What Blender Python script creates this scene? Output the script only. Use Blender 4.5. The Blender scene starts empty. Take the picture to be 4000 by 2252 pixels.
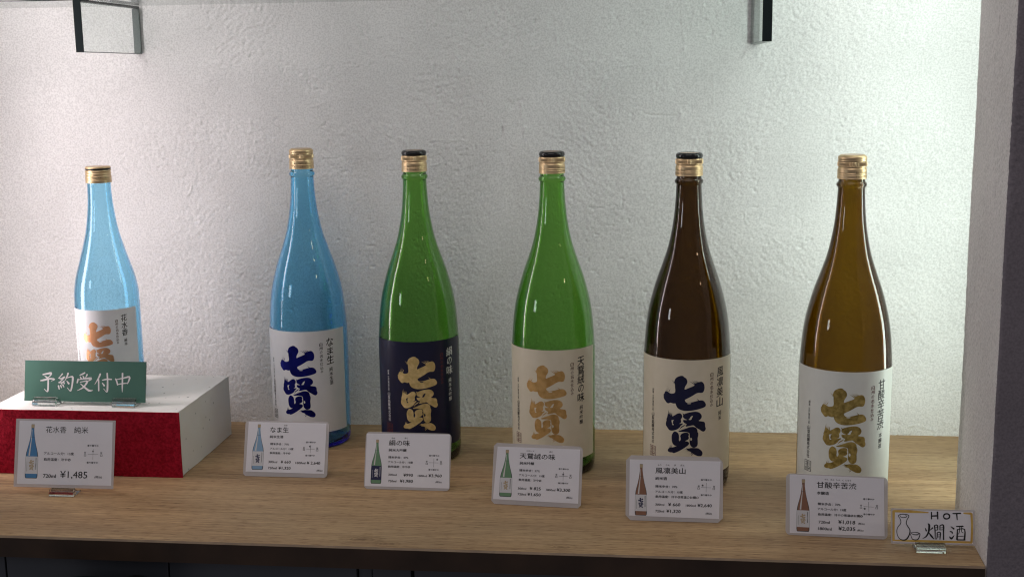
import bpy, bmesh, math
import numpy as np
from mathutils import Matrix, Vector
from mathutils.geometry import tessellate_polygon

# ------------------------------------------------------------------ camera, world, lights
scene = bpy.context.scene
COL = scene.collection
MM = 0.001

cam_data = bpy.data.cameras.new('camera')
cam_data.sensor_width = 36.0
cam_data.lens = 43.07
cam_data.clip_start = 0.05
cam_data.clip_end = 50.0
cam = bpy.data.objects.new('camera', cam_data)
COL.objects.link(cam)
_yaw, _pitch, _roll = 0.116, 0.1744, -0.0133
_fw = Vector((-math.sin(_yaw) * math.cos(_pitch), math.cos(_yaw) * math.cos(_pitch), -math.sin(_pitch)))
_rt = Vector((math.cos(_yaw), math.sin(_yaw), 0))
_up = _rt.cross(_fw)
_r2 = _rt * math.cos(_roll) + _up * math.sin(_roll)
_u2 = -_rt * math.sin(_roll) + _up * math.cos(_roll)
_m = Matrix((_r2, _u2, -_fw)).transposed().to_4x4()
_m.translation = Vector((0.0, -1.6757, 0.4983))
cam.matrix_world = _m
scene.camera = cam

world = bpy.data.worlds.new('World')
scene.world = world
world.use_nodes = True
_bg = world.node_tree.nodes['Background']
_bg.inputs['Color'].default_value = (0.93, 0.90, 1.0, 1)
_bg.inputs['Strength'].default_value = 0.135

scene.view_settings.view_transform = 'Standard'
scene.view_settings.look = 'None'
scene.view_settings.exposure = 0.0
scene.view_settings.gamma = 1.0
scene.cycles.max_bounces = 18
scene.cycles.transmission_bounces = 16
scene.cycles.glossy_bounces = 8
scene.cycles.diffuse_bounces = 4
scene.cycles.transparent_max_bounces = 12
scene.cycles.caustics_refractive = True
scene.cycles.caustics_reflective = True
scene.cycles.blur_glossy = 1.0
scene.cycles.sample_clamp_indirect = 3.0
scene.cycles.use_denoising = True
scene.cycles.denoising_prefilter = 'ACCURATE'
scene.cycles.use_adaptive_sampling = False
scene.cycles.filter_width = 1.15


def strip_lamp(name, loc, target, sx, sy, power, color):
    l = bpy.data.lights.new(name, 'AREA')
    l.shape = 'RECTANGLE'
    l.size, l.size_y = sx, sy
    l.energy = power
    l.color = color
    o = bpy.data.objects.new(name, l)
    d = (Vector(target) - Vector(loc)).normalized()
    z = -d
    y = Vector((0, 0, 1)) if abs(d.z) < 0.9 else Vector((0, 1, 0))
    x = y.cross(z).normalized()
    y = z.cross(x)
    m = Matrix((x, y, z)).transposed().to_4x4()
    m.translation = Vector(loc)
    o.matrix_world = m
    COL.objects.link(o)
    return o


# upright tube lamps at both ends of the niche: one just beyond the left edge of the picture, one behind the right pillar
strip_lamp('tube_lamp_left', (-0.885, -0.245, 0.64), (-0.485, 0.075, 0.64), 0.055, 1.20, 2.3, (1.0, 0.88, 0.90))
strip_lamp('tube_lamp_right', (0.410, -0.250, 0.64), (0.05, 0.11, 0.64), 0.055, 1.20, 2.35, (0.87, 1.0, 0.92))
# the dim ceiling lamps of the shop in front of the niche
strip_lamp('ceiling_lamp', (-0.3, -2.1, 2.5), (-0.2, -0.3, 0.0), 2.2, 1.2, 15.5, (1.0, 0.91, 0.88))
strip_lamp('window_lamp', (-1.6, -1.36, 0.50), (-0.4, -0.15, 0.2), 0.20, 0.26, 1.3, (0.86, 0.93, 1.0))
for _k, (_x, _y, _z, _p) in enumerate(((1.5, -1.45, 1.50, 2.0), (1.58, -1.6, 1.12, 1.6))):
    _l = bpy.data.lights.new('bulb_lamp', 'POINT')
    _l.energy, _l.shadow_soft_size, _l.color = _p, 0.045, (1.0, 0.72, 0.45)
    _o = bpy.data.objects.new('bulb_lamp', _l)
    _o.location = (_x, _y, _z)
    COL.objects.link(_o)

LOGO_BLOBS=[[[(-13.4, 140.1), (-12.1, 141.8), (-10.7, 143.0), (-8.3, 144.2), (-6.1, 144.9), (-3.8, 144.7), (-2.5, 143.2), (-0.8, 142.4), (0.7, 140.5), (1.4, 137.4), (0.4, 134.7), (-0.9, 133.0), (-1.9, 130.4), (-2.0, 127.9), (2.3, 130.1), (6.7, 131.8), (9.7, 133.3), (8.9, 134.7), (10.0, 135.3), (13.4, 137.0), (17.3, 137.8), (19.3, 137.0), (21.3, 134.1), (21.9, 130.2), (21.3, 126.8), (19.8, 124.3), (17.5, 124.0), (14.4, 124.5), (11.3, 123.5), (8.3, 121.5), (3.9, 118.9), (0.2, 117.0), (-1.7, 115.7), (-1.1, 114.0), (0.3, 112.5), (3.2, 112.5), (6.9, 113.0), (11.4, 114.2), (14.5, 114.9), (17.6, 115.1), (20.1, 114.7), (22.5, 112.4), (23.9, 109.5), (23.4, 107.2), (20.9, 105.9), (16.2, 104.7), (11.6, 103.7), (7.1, 102.9), (1.9, 102.4), (-2.6, 102.5), (-7.1, 103.6), (-10.0, 105.4), (-11.7, 108.1), (-12.5, 111.2), (-14.4, 110.4), (-16.8, 110.8), (-18.9, 111.3), (-21.2, 109.8), (-23.3, 110.3), (-25.4, 112.7), (-27.2, 114.8), (-27.9, 117.4), (-27.0, 120.3), (-26.0, 123.9), (-23.0, 124.7), (-20.1, 122.8), (-17.7, 122.1), (-13.4, 123.3), (-12.8, 126.3), (-13.3, 130.1), (-13.4, 134.7), (-14.5, 135.8)], [(1.1, 112.0), (5.8, 112.2), (5.9, 111.2), (4.0, 110.8), (1.3, 111.0)]], [[(-23.1, 90.8), (-22.1, 95.7), (-21.2, 97.4), (-18.6, 96.5), (-16.4, 94.4), (-13.1, 96.4), (-10.2, 98.7), (-7.1, 99.6), (-4.8, 97.8), (-4.2, 95.5), (-5.1, 93.1), (-6.1, 91.9), (-5.5, 89.9), (-5.8, 87.6), (-8.4, 86.1), (-5.4, 86.8), (-3.6, 87.3), (-3.9, 85.7), (-6.1, 84.1), (-6.9, 82.1), (-9.9, 79.5), (-13.7, 77.8), (-16.8, 77.0), (-19.7, 77.2), (-21.7, 79.3), (-23.0, 81.1), (-24.4, 82.8), (-24.3, 86.0), (-23.5, 88.8)], [(-17.4, 90.0), (-13.5, 90.9), (-15.4, 89.1), (-15.1, 87.6), (-16.0, 86.1), (-14.2, 85.1), (-14.4, 84.1), (-16.3, 84.1), (-16.5, 86.2), (-17.0, 88.1)]], [[(-3.7, 96.3), (-2.6, 98.3), (1.1, 99.9), (5.6, 101.1), (10.1, 101.6), (13.9, 101.2), (16.6, 99.6), (18.5, 97.2), (18.9, 94.4), (17.2, 91.8), (14.4, 90.3), (18.0, 89.4), (22.0, 88.7), (23.3, 85.9), (23.1, 82.8), (24.3, 80.3), (23.4, 77.7), (21.4, 76.4), (18.9, 77.3), (15.8, 79.8), (12.6, 81.5), (10.7, 83.6), (8.8, 85.2), (3.6, 84.0), (0.2, 83.2), (-0.5, 84.3), (1.3, 86.3), (-1.3, 87.4), (-3.1, 88.9), (-3.4, 91.5), (-0.2, 91.3), (2.0, 91.6), (-0.6, 92.3), (-3.1, 94.0)], [(2.7, 91.7), (4.6, 93.4), (5.5, 95.7), (8.5, 97.0), (7.2, 94.1), (6.1, 91.4)]], [[(-9.1, 77.2), (-4.6, 79.1), (0.6, 81.2), (5.1, 82.9), (8.8, 83.2), (11.9, 82.0), (13.6, 79.6), (13.9, 76.4), (14.9, 74.8), (14.7, 71.7), (14.0, 69.0), (14.2, 65.5), (14.4, 62.3), (13.7, 59.2), (11.0, 57.4), (8.4, 57.4), (6.1, 59.4), (4.9, 61.8), (4.4, 65.7), (4.9, 69.6), (4.4, 74.3), (4.0, 75.8), (-0.1, 76.9), (-4.6, 76.7), (-7.6, 76.5)], [(5.4, 69.4), (6.3, 70.0), (7.5, 68.4), (7.4, 66.8), (6.0, 65.7), (5.3, 67.2)]], [[(-13.5, 76.8), (-10.5, 76.1), (-8.5, 74.1), (-7.7, 70.7), (-8.1, 66.7), (-7.3, 64.6), (-5.6, 67.3), (-6.0, 69.6), (-6.6, 71.5), (-5.3, 74.0), (-2.3, 75.7), (1.4, 76.2), (3.4, 75.1), (3.8, 73.1), (3.0, 71.5), (3.9, 69.6), (3.0, 67.6), (0.0, 66.0), (-1.1, 65.6), (3.0, 64.9), (4.3, 62.9), (3.1, 60.6), (0.1, 58.2), (-5.1, 54.4), (-10.4, 51.2), (-14.2, 49.5), (-15.8, 50.4), (-19.0, 50.0), (-21.5, 51.0), (-21.6, 53.3), (-19.4, 55.6), (-18.2, 56.4), (-15.1, 56.6), (-10.1, 59.1), (-12.4, 58.9), (-14.7, 60.2), (-16.3, 62.8), (-16.9, 67.4), (-16.8, 71.3), (-15.6, 74.2)]], [[(3.1, 56.3), (6.9, 57.4), (10.7, 57.0), (14.5, 56.8), (17.3, 54.9), (19.7, 52.5), (20.6, 49.7), (19.4, 47.1), (17.8, 46.4), (14.7, 46.8), (12.3, 47.9), (9.2, 49.6), (7.0, 51.2), (5.1, 53.1), (0.2, 53.5), (3.9, 53.9), (1.7, 55.1), (-1.3, 56.1), (2.0, 55.3), (0.1, 57.1)]]]
LOGO_SLIVERS=[[(-26.2, 122.3), (-22.2, 131.7), (-25.2, 124.4)], [(-24.8, 124.1), (-21.2, 130.4), (-24.2, 124.6)], [(-23.2, 124.7), (-19.8, 129.8), (-22.7, 124.8)], [(-21.4, 124.4), (-18.6, 128.4), (-20.7, 123.7)], [(-28.5, 118.6), (-27.1, 121.1), (-26.7, 119.9)], [(-13.4, 136.1), (-17.6, 139.1), (-13.8, 135.3)], [(-13.4, 134.1), (-16.8, 136.3), (-14.1, 134.9)], [(8.8, 134.7), (3.3, 138.7), (10.0, 135.2)], [(10.4, 135.1), (6.4, 139.4), (11.3, 135.7)], [(12.1, 136.0), (8.5, 139.5), (12.8, 136.6)], [(13.6, 136.7), (10.6, 139.4), (14.3, 137.2)], [(14.3, 114.7), (11.9, 117.7), (15.4, 115.0)], [(-24.1, 89.0), (-22.5, 91.3), (-22.7, 92.9)], [(-22.5, 93.9), (-20.6, 102.5), (-20.9, 97.2)], [(-20.4, 96.5), (-19.5, 100.1), (-19.4, 96.3)], [(-19.0, 96.5), (-18.0, 99.9), (-18.2, 96.0)], [(-17.7, 95.6), (-16.6, 99.5), (-16.4, 94.5)], [(-3.1, 97.3), (-4.1, 99.6), (-2.0, 98.4)], [(-7.6, 79.3), (-5.5, 82.9), (0.2, 86.7)], [(-6.3, 80.9), (-2.3, 84.4), (-0.0, 85.3)], [(-4.2, 81.7), (-1.3, 83.3), (-0.0, 84.1)], [(-10.8, 77.7), (5.1, 83.4), (8.8, 84.5)], [(-19.4, 55.6), (-18.1, 60.0), (-18.4, 56.1)], [(-17.8, 56.1), (-16.7, 59.6), (-16.9, 56.2)], [(5.3, 49.4), (7.1, 51.2), (7.7, 50.6)], [(6.1, 47.3), (7.7, 50.1), (8.6, 49.3)], [(-1.9, 55.7), (4.8, 54.2), (4.4, 53.5)]]
SIGN_STROKES=[[(24.37, 33.92, 1.79), (29.55, 35.08, 2.11), (35.57, 36.0, 2.76), (34.61, 33.04, 1.62), (31.22, 30.04, 0.81)], [(26.97, 32.1, 0.81), (29.96, 30.45, 2.11), (32.22, 27.95, 1.62)], [(21.39, 26.12, 1.14), (26.2, 27.03, 2.44), (33.36, 28.81, 1.95), (40.73, 28.23, 1.46), (36.06, 25.89, 0.65)], [(31.81, 27.94, 2.11), (32.0, 21.19, 2.28), (31.78, 14.43, 2.44), (30.77, 12.04, 1.3), (26.79, 15.63, 0.65)], [(51.05, 35.36, 1.94), (48.48, 32.38, 1.3), (45.64, 29.64, 0.81)], [(45.61, 29.98, 0.97), (49.59, 29.02, 1.62), (52.77, 31.59, 1.13)], [(54.07, 31.6, 1.94), (50.55, 27.34, 1.46), (45.84, 23.74, 0.81)], [(45.81, 24.08, 1.14), (50.45, 23.97, 1.78), (53.36, 25.02, 1.62)], [(52.09, 26.52, 0.97), (53.89, 22.75, 1.78)], [(45.92, 20.11, 2.11), (47.15, 15.48, 1.46)], [(48.72, 20.57, 1.95), (50.31, 17.38, 1.3)], [(51.73, 21.45, 1.95), (53.46, 18.44, 1.46)], [(49.84, 24.38, 1.14), (50.43, 21.44, 0.97)], [(58.67, 36.3, 2.43), (57.06, 31.64, 1.78), (53.95, 25.7, 0.65)], [(56.96, 30.12, 0.97), (62.33, 31.71, 1.78), (64.99, 30.9, 2.75), (64.71, 23.31, 2.27), (63.37, 15.7, 2.11), (61.94, 13.57, 1.3), (57.91, 17.74, 0.65)], [(56.97, 26.42, 0.97), (59.89, 22.83, 2.76)], [(81.26, 37.17, 1.94), (77.41, 35.1, 1.94), (74.27, 33.97, 0.97)], [(74.83, 32.29, 0.97), (76.43, 29.79, 2.1)], [(78.55, 33.18, 0.97), (80.01, 30.51, 2.1)], [(84.46, 34.94, 2.26), (82.26, 30.71, 0.81)], [(72.27, 29.31, 1.62), (71.44, 25.09, 2.1), (70.78, 23.4, 0.65)], [(72.38, 28.05, 0.97), (80.35, 29.42, 1.78), (90.15, 30.22, 2.58), (87.78, 27.83, 1.62), (85.32, 26.45, 0.65)], [(75.09, 24.97, 0.97), (82.24, 26.5, 1.62), (84.74, 25.69, 2.59), (80.47, 19.31, 1.94), (75.89, 16.3, 1.46), (71.22, 14.12, 0.49)], [(75.67, 23.04, 0.97), (81.36, 18.48, 2.1), (87.4, 14.35, 2.59), (92.62, 14.84, 0.48)], [(101.97, 36.0, 2.42), (99.65, 30.51, 1.94), (94.61, 22.2, 0.48)], [(99.73, 29.67, 1.77), (100.03, 22.1, 1.94), (100.35, 14.36, 1.78)], [(104.74, 27.89, 1.13), (111.06, 29.4, 1.93), (117.37, 29.23, 1.61)], [(111.16, 36.96, 2.09), (111.9, 27.31, 2.1), (111.88, 16.37, 2.42), (111.0, 12.82, 1.13), (106.7, 17.31, 0.65)], [(104.64, 24.69, 0.97), (107.65, 20.94, 2.42)], [(122.44, 30.13, 1.61), (124.22, 26.63, 1.93), (125.46, 22.02, 1.61)], [(123.58, 29.14, 1.13), (132.67, 30.94, 1.61), (140.95, 32.72, 2.41), (140.22, 27.68, 1.93), (138.33, 23.87, 1.13)], [(125.38, 22.86, 1.13), (132.5, 24.22, 1.61), (138.49, 24.72, 1.13)], [(131.67, 37.22, 2.25), (131.78, 27.57, 2.09), (131.78, 19.16, 1.93), (131.8, 12.94, 0.48)]]
HOT_STROKES=[[(41.47, 33.77, 1.27), (41.5, 26.58, 1.27)], [(47.58, 34.14, 1.59), (47.87, 26.68, 1.38)], [(41.6, 29.67, 1.38), (47.72, 30.14, 1.59)], [(59.83, 29.02, 1.71), (59.1, 27.97, 1.39), (57.93, 27.28, 1.39), (56.55, 27.1, 1.38), (55.25, 27.44, 1.7), (54.27, 28.26, 1.38), (53.83, 29.37, 1.38), (54.0, 30.57, 1.38), (54.75, 31.6, 1.7), (55.94, 32.26, 1.38), (57.32, 32.42, 1.38), (58.61, 32.05, 1.38), (59.56, 31.21, 1.7), (59.98, 30.09, 1.39), (59.77, 28.89, 1.39)], [(63.21, 32.8, 1.17), (71.22, 33.2, 1.49)], [(67.21, 32.6, 1.6), (67.68, 26.35, 1.07)], [(37.88, 21.61, 1.06), (39.15, 19.86, 2.12), (38.39, 13.15, 1.81), (35.84, 8.27, 1.38), (32.3, 6.07, 0.43)], [(34.97, 16.96, 0.64), (36.14, 14.08, 1.7)], [(42.63, 17.5, 1.6), (39.78, 14.78, 0.53)], [(38.89, 12.08, 0.85), (41.18, 8.88, 1.92), (43.85, 5.79, 0.75)], [(44.46, 19.67, 1.28), (45.05, 13.24, 1.17), (45.07, 5.59, 0.75)], [(44.2, 19.94, 0.85), (47.4, 20.25, 1.28), (47.78, 15.43, 0.96)], [(44.92, 17.53, 0.53), (47.33, 17.84, 0.75)], [(45.11, 15.12, 0.75), (47.52, 15.43, 0.75)], [(50.05, 19.76, 1.07), (49.92, 15.46, 0.96)], [(50.06, 20.02, 0.75), (53.53, 20.51, 1.6), (53.59, 13.36, 1.39), (53.62, 5.44, 1.39)], [(50.25, 17.61, 0.53), (53.19, 17.93, 0.64)], [(50.18, 15.46, 0.64), (53.13, 15.78, 0.64)], [(47.15, 12.2, 1.07), (47.01, 7.89, 1.07), (46.14, 5.61, 0.53)], [(47.16, 12.63, 0.75), (50.36, 12.67, 1.28), (49.88, 5.66, 0.96)], [(47.36, 10.31, 0.64), (49.76, 10.51, 0.64)], [(47.29, 8.16, 0.64), (49.7, 8.35, 0.64)], [(61.12, 19.12, 0.86), (64.27, 16.91, 1.71)], [(60.18, 14.26, 0.86), (62.41, 13.38, 1.39), (62.36, 11.76, 0.64)], [(59.76, 8.6, 1.07), (61.69, 6.73, 2.04), (64.46, 10.17, 0.54)], [(66.69, 19.47, 1.07), (73.66, 19.84, 1.5)], [(67.84, 16.53, 1.18), (67.29, 5.89, 1.93)], [(67.84, 16.37, 0.75), (75.08, 16.64, 1.18), (74.82, 5.99, 1.94)], [(70.33, 19.53, 0.96), (69.64, 13.59, 0.75), (68.62, 11.42, 0.43)], [(72.21, 19.55, 0.75), (72.07, 14.17, 0.75), (73.92, 13.01, 0.43)], [(68.46, 9.26, 0.64), (73.83, 9.6, 0.75)], [(67.29, 5.56, 1.18), (75.46, 5.67, 1.29)], [(7.55, 29.22, 0.74), (9.72, 30.74, 0.74), (12.88, 31.0, 0.74), (17.07, 30.44, 0.74), (18.32, 28.86, 0.74), (16.33, 25.11, 0.74), (15.66, 21.37, 0.84), (17.62, 17.66, 0.95), (19.35, 14.48, 1.06), (18.64, 9.65, 1.17), (16.09, 5.32, 1.38), (12.85, 3.93, 1.17), (9.19, 4.96, 0.74), (6.69, 8.41, 0.63), (5.84, 13.22, 0.63), (7.07, 17.51, 0.63), (9.86, 21.28, 0.74), (9.75, 25.0, 0.63), (7.64, 28.69, 0.63)], [(9.66, 29.36, 0.42), (10.13, 27.93, 0.53), (12.74, 27.44, 0.63), (15.39, 28.02, 0.74), (16.23, 29.1, 0.53), (14.41, 29.86, 0.32)], [(19.77, 11.7, 0.42), (23.77, 12.4, 0.53), (28.0, 11.92, 0.74), (29.52, 10.07, 0.85), (27.21, 4.93, 0.96), (22.43, 4.86, 0.74), (20.92, 6.99, 0.64), (19.74, 10.74, 0.53)], [(20.04, 11.7, 0.42), (23.15, 9.98, 0.74), (27.4, 10.04, 0.96), (27.98, 11.49, 0.42)]]
HOT_BORDER=[[(2.78, 34.17, 2.65), (2.66, 19.04, 2.23), (2.52, 3.26, 2.44)], [(2.51, 33.9, 2.34), (18.26, 33.9, 2.97), (38.28, 33.18, 1.27)], [(74.43, 33.42, 1.59), (81.91, 33.12, 2.55)], [(82.18, 33.12, 2.44), (82.66, 19.17, 2.23), (82.02, 3.21, 2.44)], [(2.79, 3.42, 1.59), (27.68, 3.32, 2.34), (82.29, 3.21, 2.34)]]
CARD_PRINT={'c1': {'size': (128, 83), 'paper': [(4.53, 80.77), (124.33, 80.84), (125.38, 3.98), (4.28, 3.54)], 'text': [('花水香', 52.35, 70.39, 26.28, 7.86), ('純米', 84.53, 70.58, 18.06, 8.01), ('アルコール分：13度', 56.95, 41.45, 38.46, 3.47), ('飲用温度：冷や◎', 55.02, 34.14, 34.38, 3.65), ('香り華やか', 100.38, 51.83, 14.34, 2.45), ('香り穏やか', 100.28, 31.34, 14.52, 2.45), ('辛', 90.57, 43.18, 2.51, 2.35), ('口', 90.66, 40.06, 2.36, 2.36), ('甘', 111.26, 43.28, 2.58, 2.34), ('口', 111.42, 40.25, 2.58, 2.35), ('720ml', 46.02, 14.02, 16.24, 4.32), ('¥1,485', 77.07, 15.7, 34.68, 9.76), ('(税込)', 108.46, 13.92, 9.41, 3.06)], 'cross': [(94.06, 41.41), (107.24, 41.63), (100.81, 48.12), (100.71, 35.07)], 'star': (100.58, 45.16), 'pic': (22.28, 10.59, 17.1, 65.96)}, 'c2': {'size': (109, 70), 'paper': [(4.13, 68.07), (105.49, 67.97), (105.03, 4.99), (3.27, 5.65)], 'text': [('なま生', 44.95, 58.79, 23.84, 6.85), ('なま', 52.81, 64.52, 4.27, 1.47), ('純米生酒', 41.39, 50.0, 17.43, 3.32), ('精米歩合：70%', 45.91, 40.91, 24.2, 2.74), ('アルコール分：15度', 49.0, 35.04, 30.31, 2.79), ('飲用温度：冷や◎', 47.02, 29.57, 26.58, 2.65), ('香り華やか', 86.31, 43.87, 12.63, 2.06), ('香り穏やか', 86.08, 27.35, 12.44, 2.06), ('辛', 77.69, 36.81, 2.46, 2.06), ('口', 77.78, 34.31, 2.33, 2.07), ('甘', 94.85, 36.68, 2.53, 2.07), ('口', 94.85, 34.11, 2.59, 2.18), ('300ml', 38.03, 18.42, 11.34, 2.67), ('¥ 660', 54.86, 18.68, 12.8, 3.52), ('1800ml', 73.95, 17.88, 12.63, 2.76), ('¥ 2,640', 90.84, 17.93, 17.14, 3.94), ('720ml', 37.75, 10.81, 11.15, 2.85), ('¥1,320', 53.75, 10.83, 15.54, 3.67), ('(税込)', 99.03, 8.79, 7.41, 2.28)], 'cross': [(80.93, 35.41), (91.54, 35.52), (86.34, 40.62), (85.98, 30.48)], 'star': (85.19, 38.68), 'pic': (18.27, 8.21, 15.66, 56.96)}, 'c3': {'size': (106.5, 69), 'paper': [(1.2, 66.94), (104.53, 68.04), (105.63, 3.13), (1.13, 3.27)], 'text': [('絹の味', 42.32, 56.25, 25.98, 6.95), ('きぬ', 34.67, 61.96, 4.35, 1.64), ('あじ', 50.84, 62.28, 4.38, 1.71), ('純米大吟醸', 40.51, 47.49, 22.17, 2.99), ('精米歩合：47%', 41.67, 38.78, 24.77, 2.46), ('アルコール分：15度', 44.65, 33.06, 30.86, 2.64), ('飲用温度：冷や◎', 43.0, 27.53, 27.36, 2.54), ('香り華やか', 86.11, 41.98, 12.8, 1.92), ('香り穏やか', 86.04, 25.02, 12.76, 1.91), ('辛', 77.17, 34.67, 2.3, 2.11), ('口', 77.27, 32.11, 2.3, 2.17), ('甘', 94.81, 34.72, 2.45, 2.12), ('口', 94.9, 32.23, 2.44, 2.0), ('300ml', 35.19, 17.71, 10.23, 2.35), ('¥990', 54.74, 17.78, 11.77, 3.39), ('1800ml', 72.29, 17.32, 10.91, 2.35), ('¥3,960', 88.1, 17.73, 16.23, 3.87), ('720ml', 35.23, 10.04, 10.04, 2.52), ('¥1,980', 52.82, 10.21, 16.1, 3.82), ('(税込)', 92.6, 10.31, 7.3, 2.24)], 'cross': [(80.25, 33.51), (91.73, 33.51), (85.9, 38.67), (85.96, 28.12)], 'star': (90.05, 37.38), 'pic': (14.92, 6.33, 13.85, 53.39)}, 'c4': {'size': (106, 71), 'paper': [(4.51, 66.77), (102.77, 67.65), (102.7, 5.23), (1.89, 5.42)], 'text': [('天鵞絨の味', 52.69, 57.2, 41.88, 6.34), ('ビロード', 44.1, 63.22, 8.78, 1.53), ('あじ', 68.78, 63.2, 4.35, 1.66), ('純米吟醸', 40.5, 48.68, 17.21, 3.14), ('精米歩合：57%', 43.99, 40.35, 24.22, 2.5), ('アルコール分：15度', 46.89, 34.8, 30.41, 2.69), ('飲用温度：冷や◎', 45.01, 29.39, 26.86, 2.79), ('香り華やか', 84.36, 44.15, 11.99, 1.9), ('香り穏やか', 84.29, 27.75, 12.06, 1.9), ('辛', 75.95, 37.2, 2.17, 2.08), ('口', 75.93, 34.69, 2.17, 2.08), ('甘', 92.6, 37.15, 2.28, 2.07), ('口', 92.55, 34.65, 2.34, 2.07), ('300ml', 35.95, 19.29, 9.89, 2.53), ('¥ 825', 51.61, 20.03, 13.15, 3.5), ('1800ml', 69.96, 19.26, 10.7, 2.37), ('¥3,300', 84.94, 19.71, 15.77, 3.82), ('720ml', 36.07, 12.66, 9.95, 2.53), ('¥1,650', 50.56, 12.9, 15.48, 3.92), ('(税込)', 92.1, 11.44, 7.1, 2.29)], 'cross': [(78.95, 35.86), (89.35, 35.85), (84.06, 40.92), (84.0, 30.78)], 'star': (83.88, 38.05), 'pic': (16.47, 8.83, 15.42, 54.51)}, 'c5': {'size': (108.5, 72.5), 'paper': [(4.08, 67.81), (105.65, 68.0), (104.19, 4.15), (4.1, 5.14)], 'text': [('風凛美山', 49.94, 56.16, 33.55, 6.77), ('ふう', 37.52, 62.18, 4.2, 1.86), ('りん', 47.02, 62.33, 4.37, 1.86), ('び', 55.04, 62.45, 2.09, 1.92), ('ざん', 63.26, 62.58, 4.54, 1.85), ('純米酒', 39.53, 47.31, 12.93, 3.24), ('精米歩合：70%', 45.47, 38.39, 24.48, 2.45), ('アルコール分：15度', 48.48, 32.57, 30.61, 2.72), ('飲用温度：冷や◎常温○お燗○', 57.37, 27.12, 48.07, 2.89), ('香り華やか', 90.0, 46.99, 12.2, 2.06), ('香り穏やか', 89.86, 30.19, 12.17, 1.96), ('辛', 81.55, 39.92, 2.24, 2.05), ('口', 81.36, 37.39, 2.23, 2.16), ('甘', 98.58, 39.76, 2.23, 2.05), ('口', 98.33, 37.23, 2.28, 2.16), ('300ml', 38.29, 18.23, 9.83, 2.43), ('¥ 660', 54.42, 18.73, 13.37, 3.59), ('1800ml', 72.78, 18.15, 10.75, 2.22), ('¥2,640', 88.17, 18.4, 15.6, 3.91), ('720ml', 38.26, 10.93, 9.68, 2.59), ('¥1,320', 53.69, 11.08, 15.67, 3.9), ('(税込)', 92.8, 9.75, 6.84, 2.37)], 'cross': [(84.33, 38.56), (95.18, 38.41), (89.98, 43.95), (89.73, 33.22)], 'star': (85.87, 40.76), 'pic': (17.17, 5.54, 14.01, 57.32)}, 'c6': {'size': (107, 66), 'paper': [(3.76, 65.07), (102.89, 64.5), (103.92, 3.45), (4.53, 2.13)], 'text': [('甘酸辛苦渋', 53.45, 54.99, 41.46, 6.51), ('かん', 42.87, 61.05, 4.06, 1.54), ('さん', 49.12, 61.14, 3.94, 1.6), ('しん', 55.36, 61.23, 3.82, 1.55), ('く', 60.11, 60.93, 1.31, 1.57), ('じゅう', 65.87, 60.89, 5.73, 1.48), ('本醸造', 39.23, 46.22, 12.8, 3.26), ('精米歩合：70%', 45.76, 34.66, 23.84, 2.52), ('アルコール分：15度', 48.85, 29.21, 30.06, 2.55), ('飲用温度：冷や○常温◎お燗◎', 57.58, 23.51, 46.91, 2.71), ('香り華やか', 87.26, 41.94, 11.66, 1.87), ('香り穏やか', 87.63, 25.82, 11.78, 1.8), ('辛', 79.36, 34.92, 2.11, 1.89), ('口', 79.22, 32.65, 2.11, 1.89), ('甘', 95.79, 35.15, 2.25, 2.04), ('口', 95.58, 32.78, 2.2, 2.04), ('720ml', 40.76, 15.21, 11.73, 2.78), ('¥1,018', 64.45, 16.07, 17.6, 4.11), ('(税込)', 79.64, 15.41, 6.68, 2.16), ('1800ml', 41.49, 8.29, 14.12, 2.86), ('¥2,035', 64.63, 9.18, 17.58, 4.21), ('(税込)', 78.7, 8.3, 6.31, 2.12)], 'cross': [(82.04, 33.93), (92.3, 33.82), (87.15, 39.09), (87.51, 28.68)], 'star': (83.09, 31.61), 'pic': (18.47, 4.17, 14.34, 56.14)}}

# ------------------------------------------------------------------ materials
def mat(name, color=(0.8, 0.8, 0.8), rough=0.5, metal=0.0, spec=0.5, **kw):
    m = bpy.data.materials.new(name)
    m.use_nodes = True
    b = m.node_tree.nodes['Principled BSDF']
    b.inputs['Base Color'].default_value = (*color, 1)
    b.inputs['Roughness'].default_value = rough
    b.inputs['Metallic'].default_value = metal
    b.inputs['Specular IOR Level'].default_value = spec
    for k, v in kw.items():
        b.inputs[k.replace('_', ' ')].default_value = v
    return m


def nodes(m):
    return m.node_tree.nodes, m.node_tree.links, m.node_tree.nodes['Principled BSDF']


def N(nt, kind, **kw):
    n = nt.new(kind)
    for k, v in kw.items():
        setattr(n, k, v)
    return n


def glass(name, sigma, ior=1.5, rough=0.0):
    """clear glass whose colour comes from absorption inside it"""
    m = bpy.data.materials.new(name)
    m.use_nodes = True
    nt, lk = m.node_tree.nodes, m.node_tree.links
    nt.clear()
    out = nt.new('ShaderNodeOutputMaterial')
    g = nt.new('ShaderNodeBsdfGlass')
    g.inputs['IOR'].default_value = ior
    g.inputs['Roughness'].default_value = rough
    lk.new(g.outputs[0], out.inputs['Surface'])
    if sigma:
        d = max(sigma)
        a = nt.new('ShaderNodeVolumeAbsorption')
        a.inputs['Density'].default_value = d
        a.inputs['Color'].default_value = (*[1 - s / d for s in sigma], 1)
        lk.new(a.outputs[0], out.inputs['Volume'])
    return m


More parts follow.
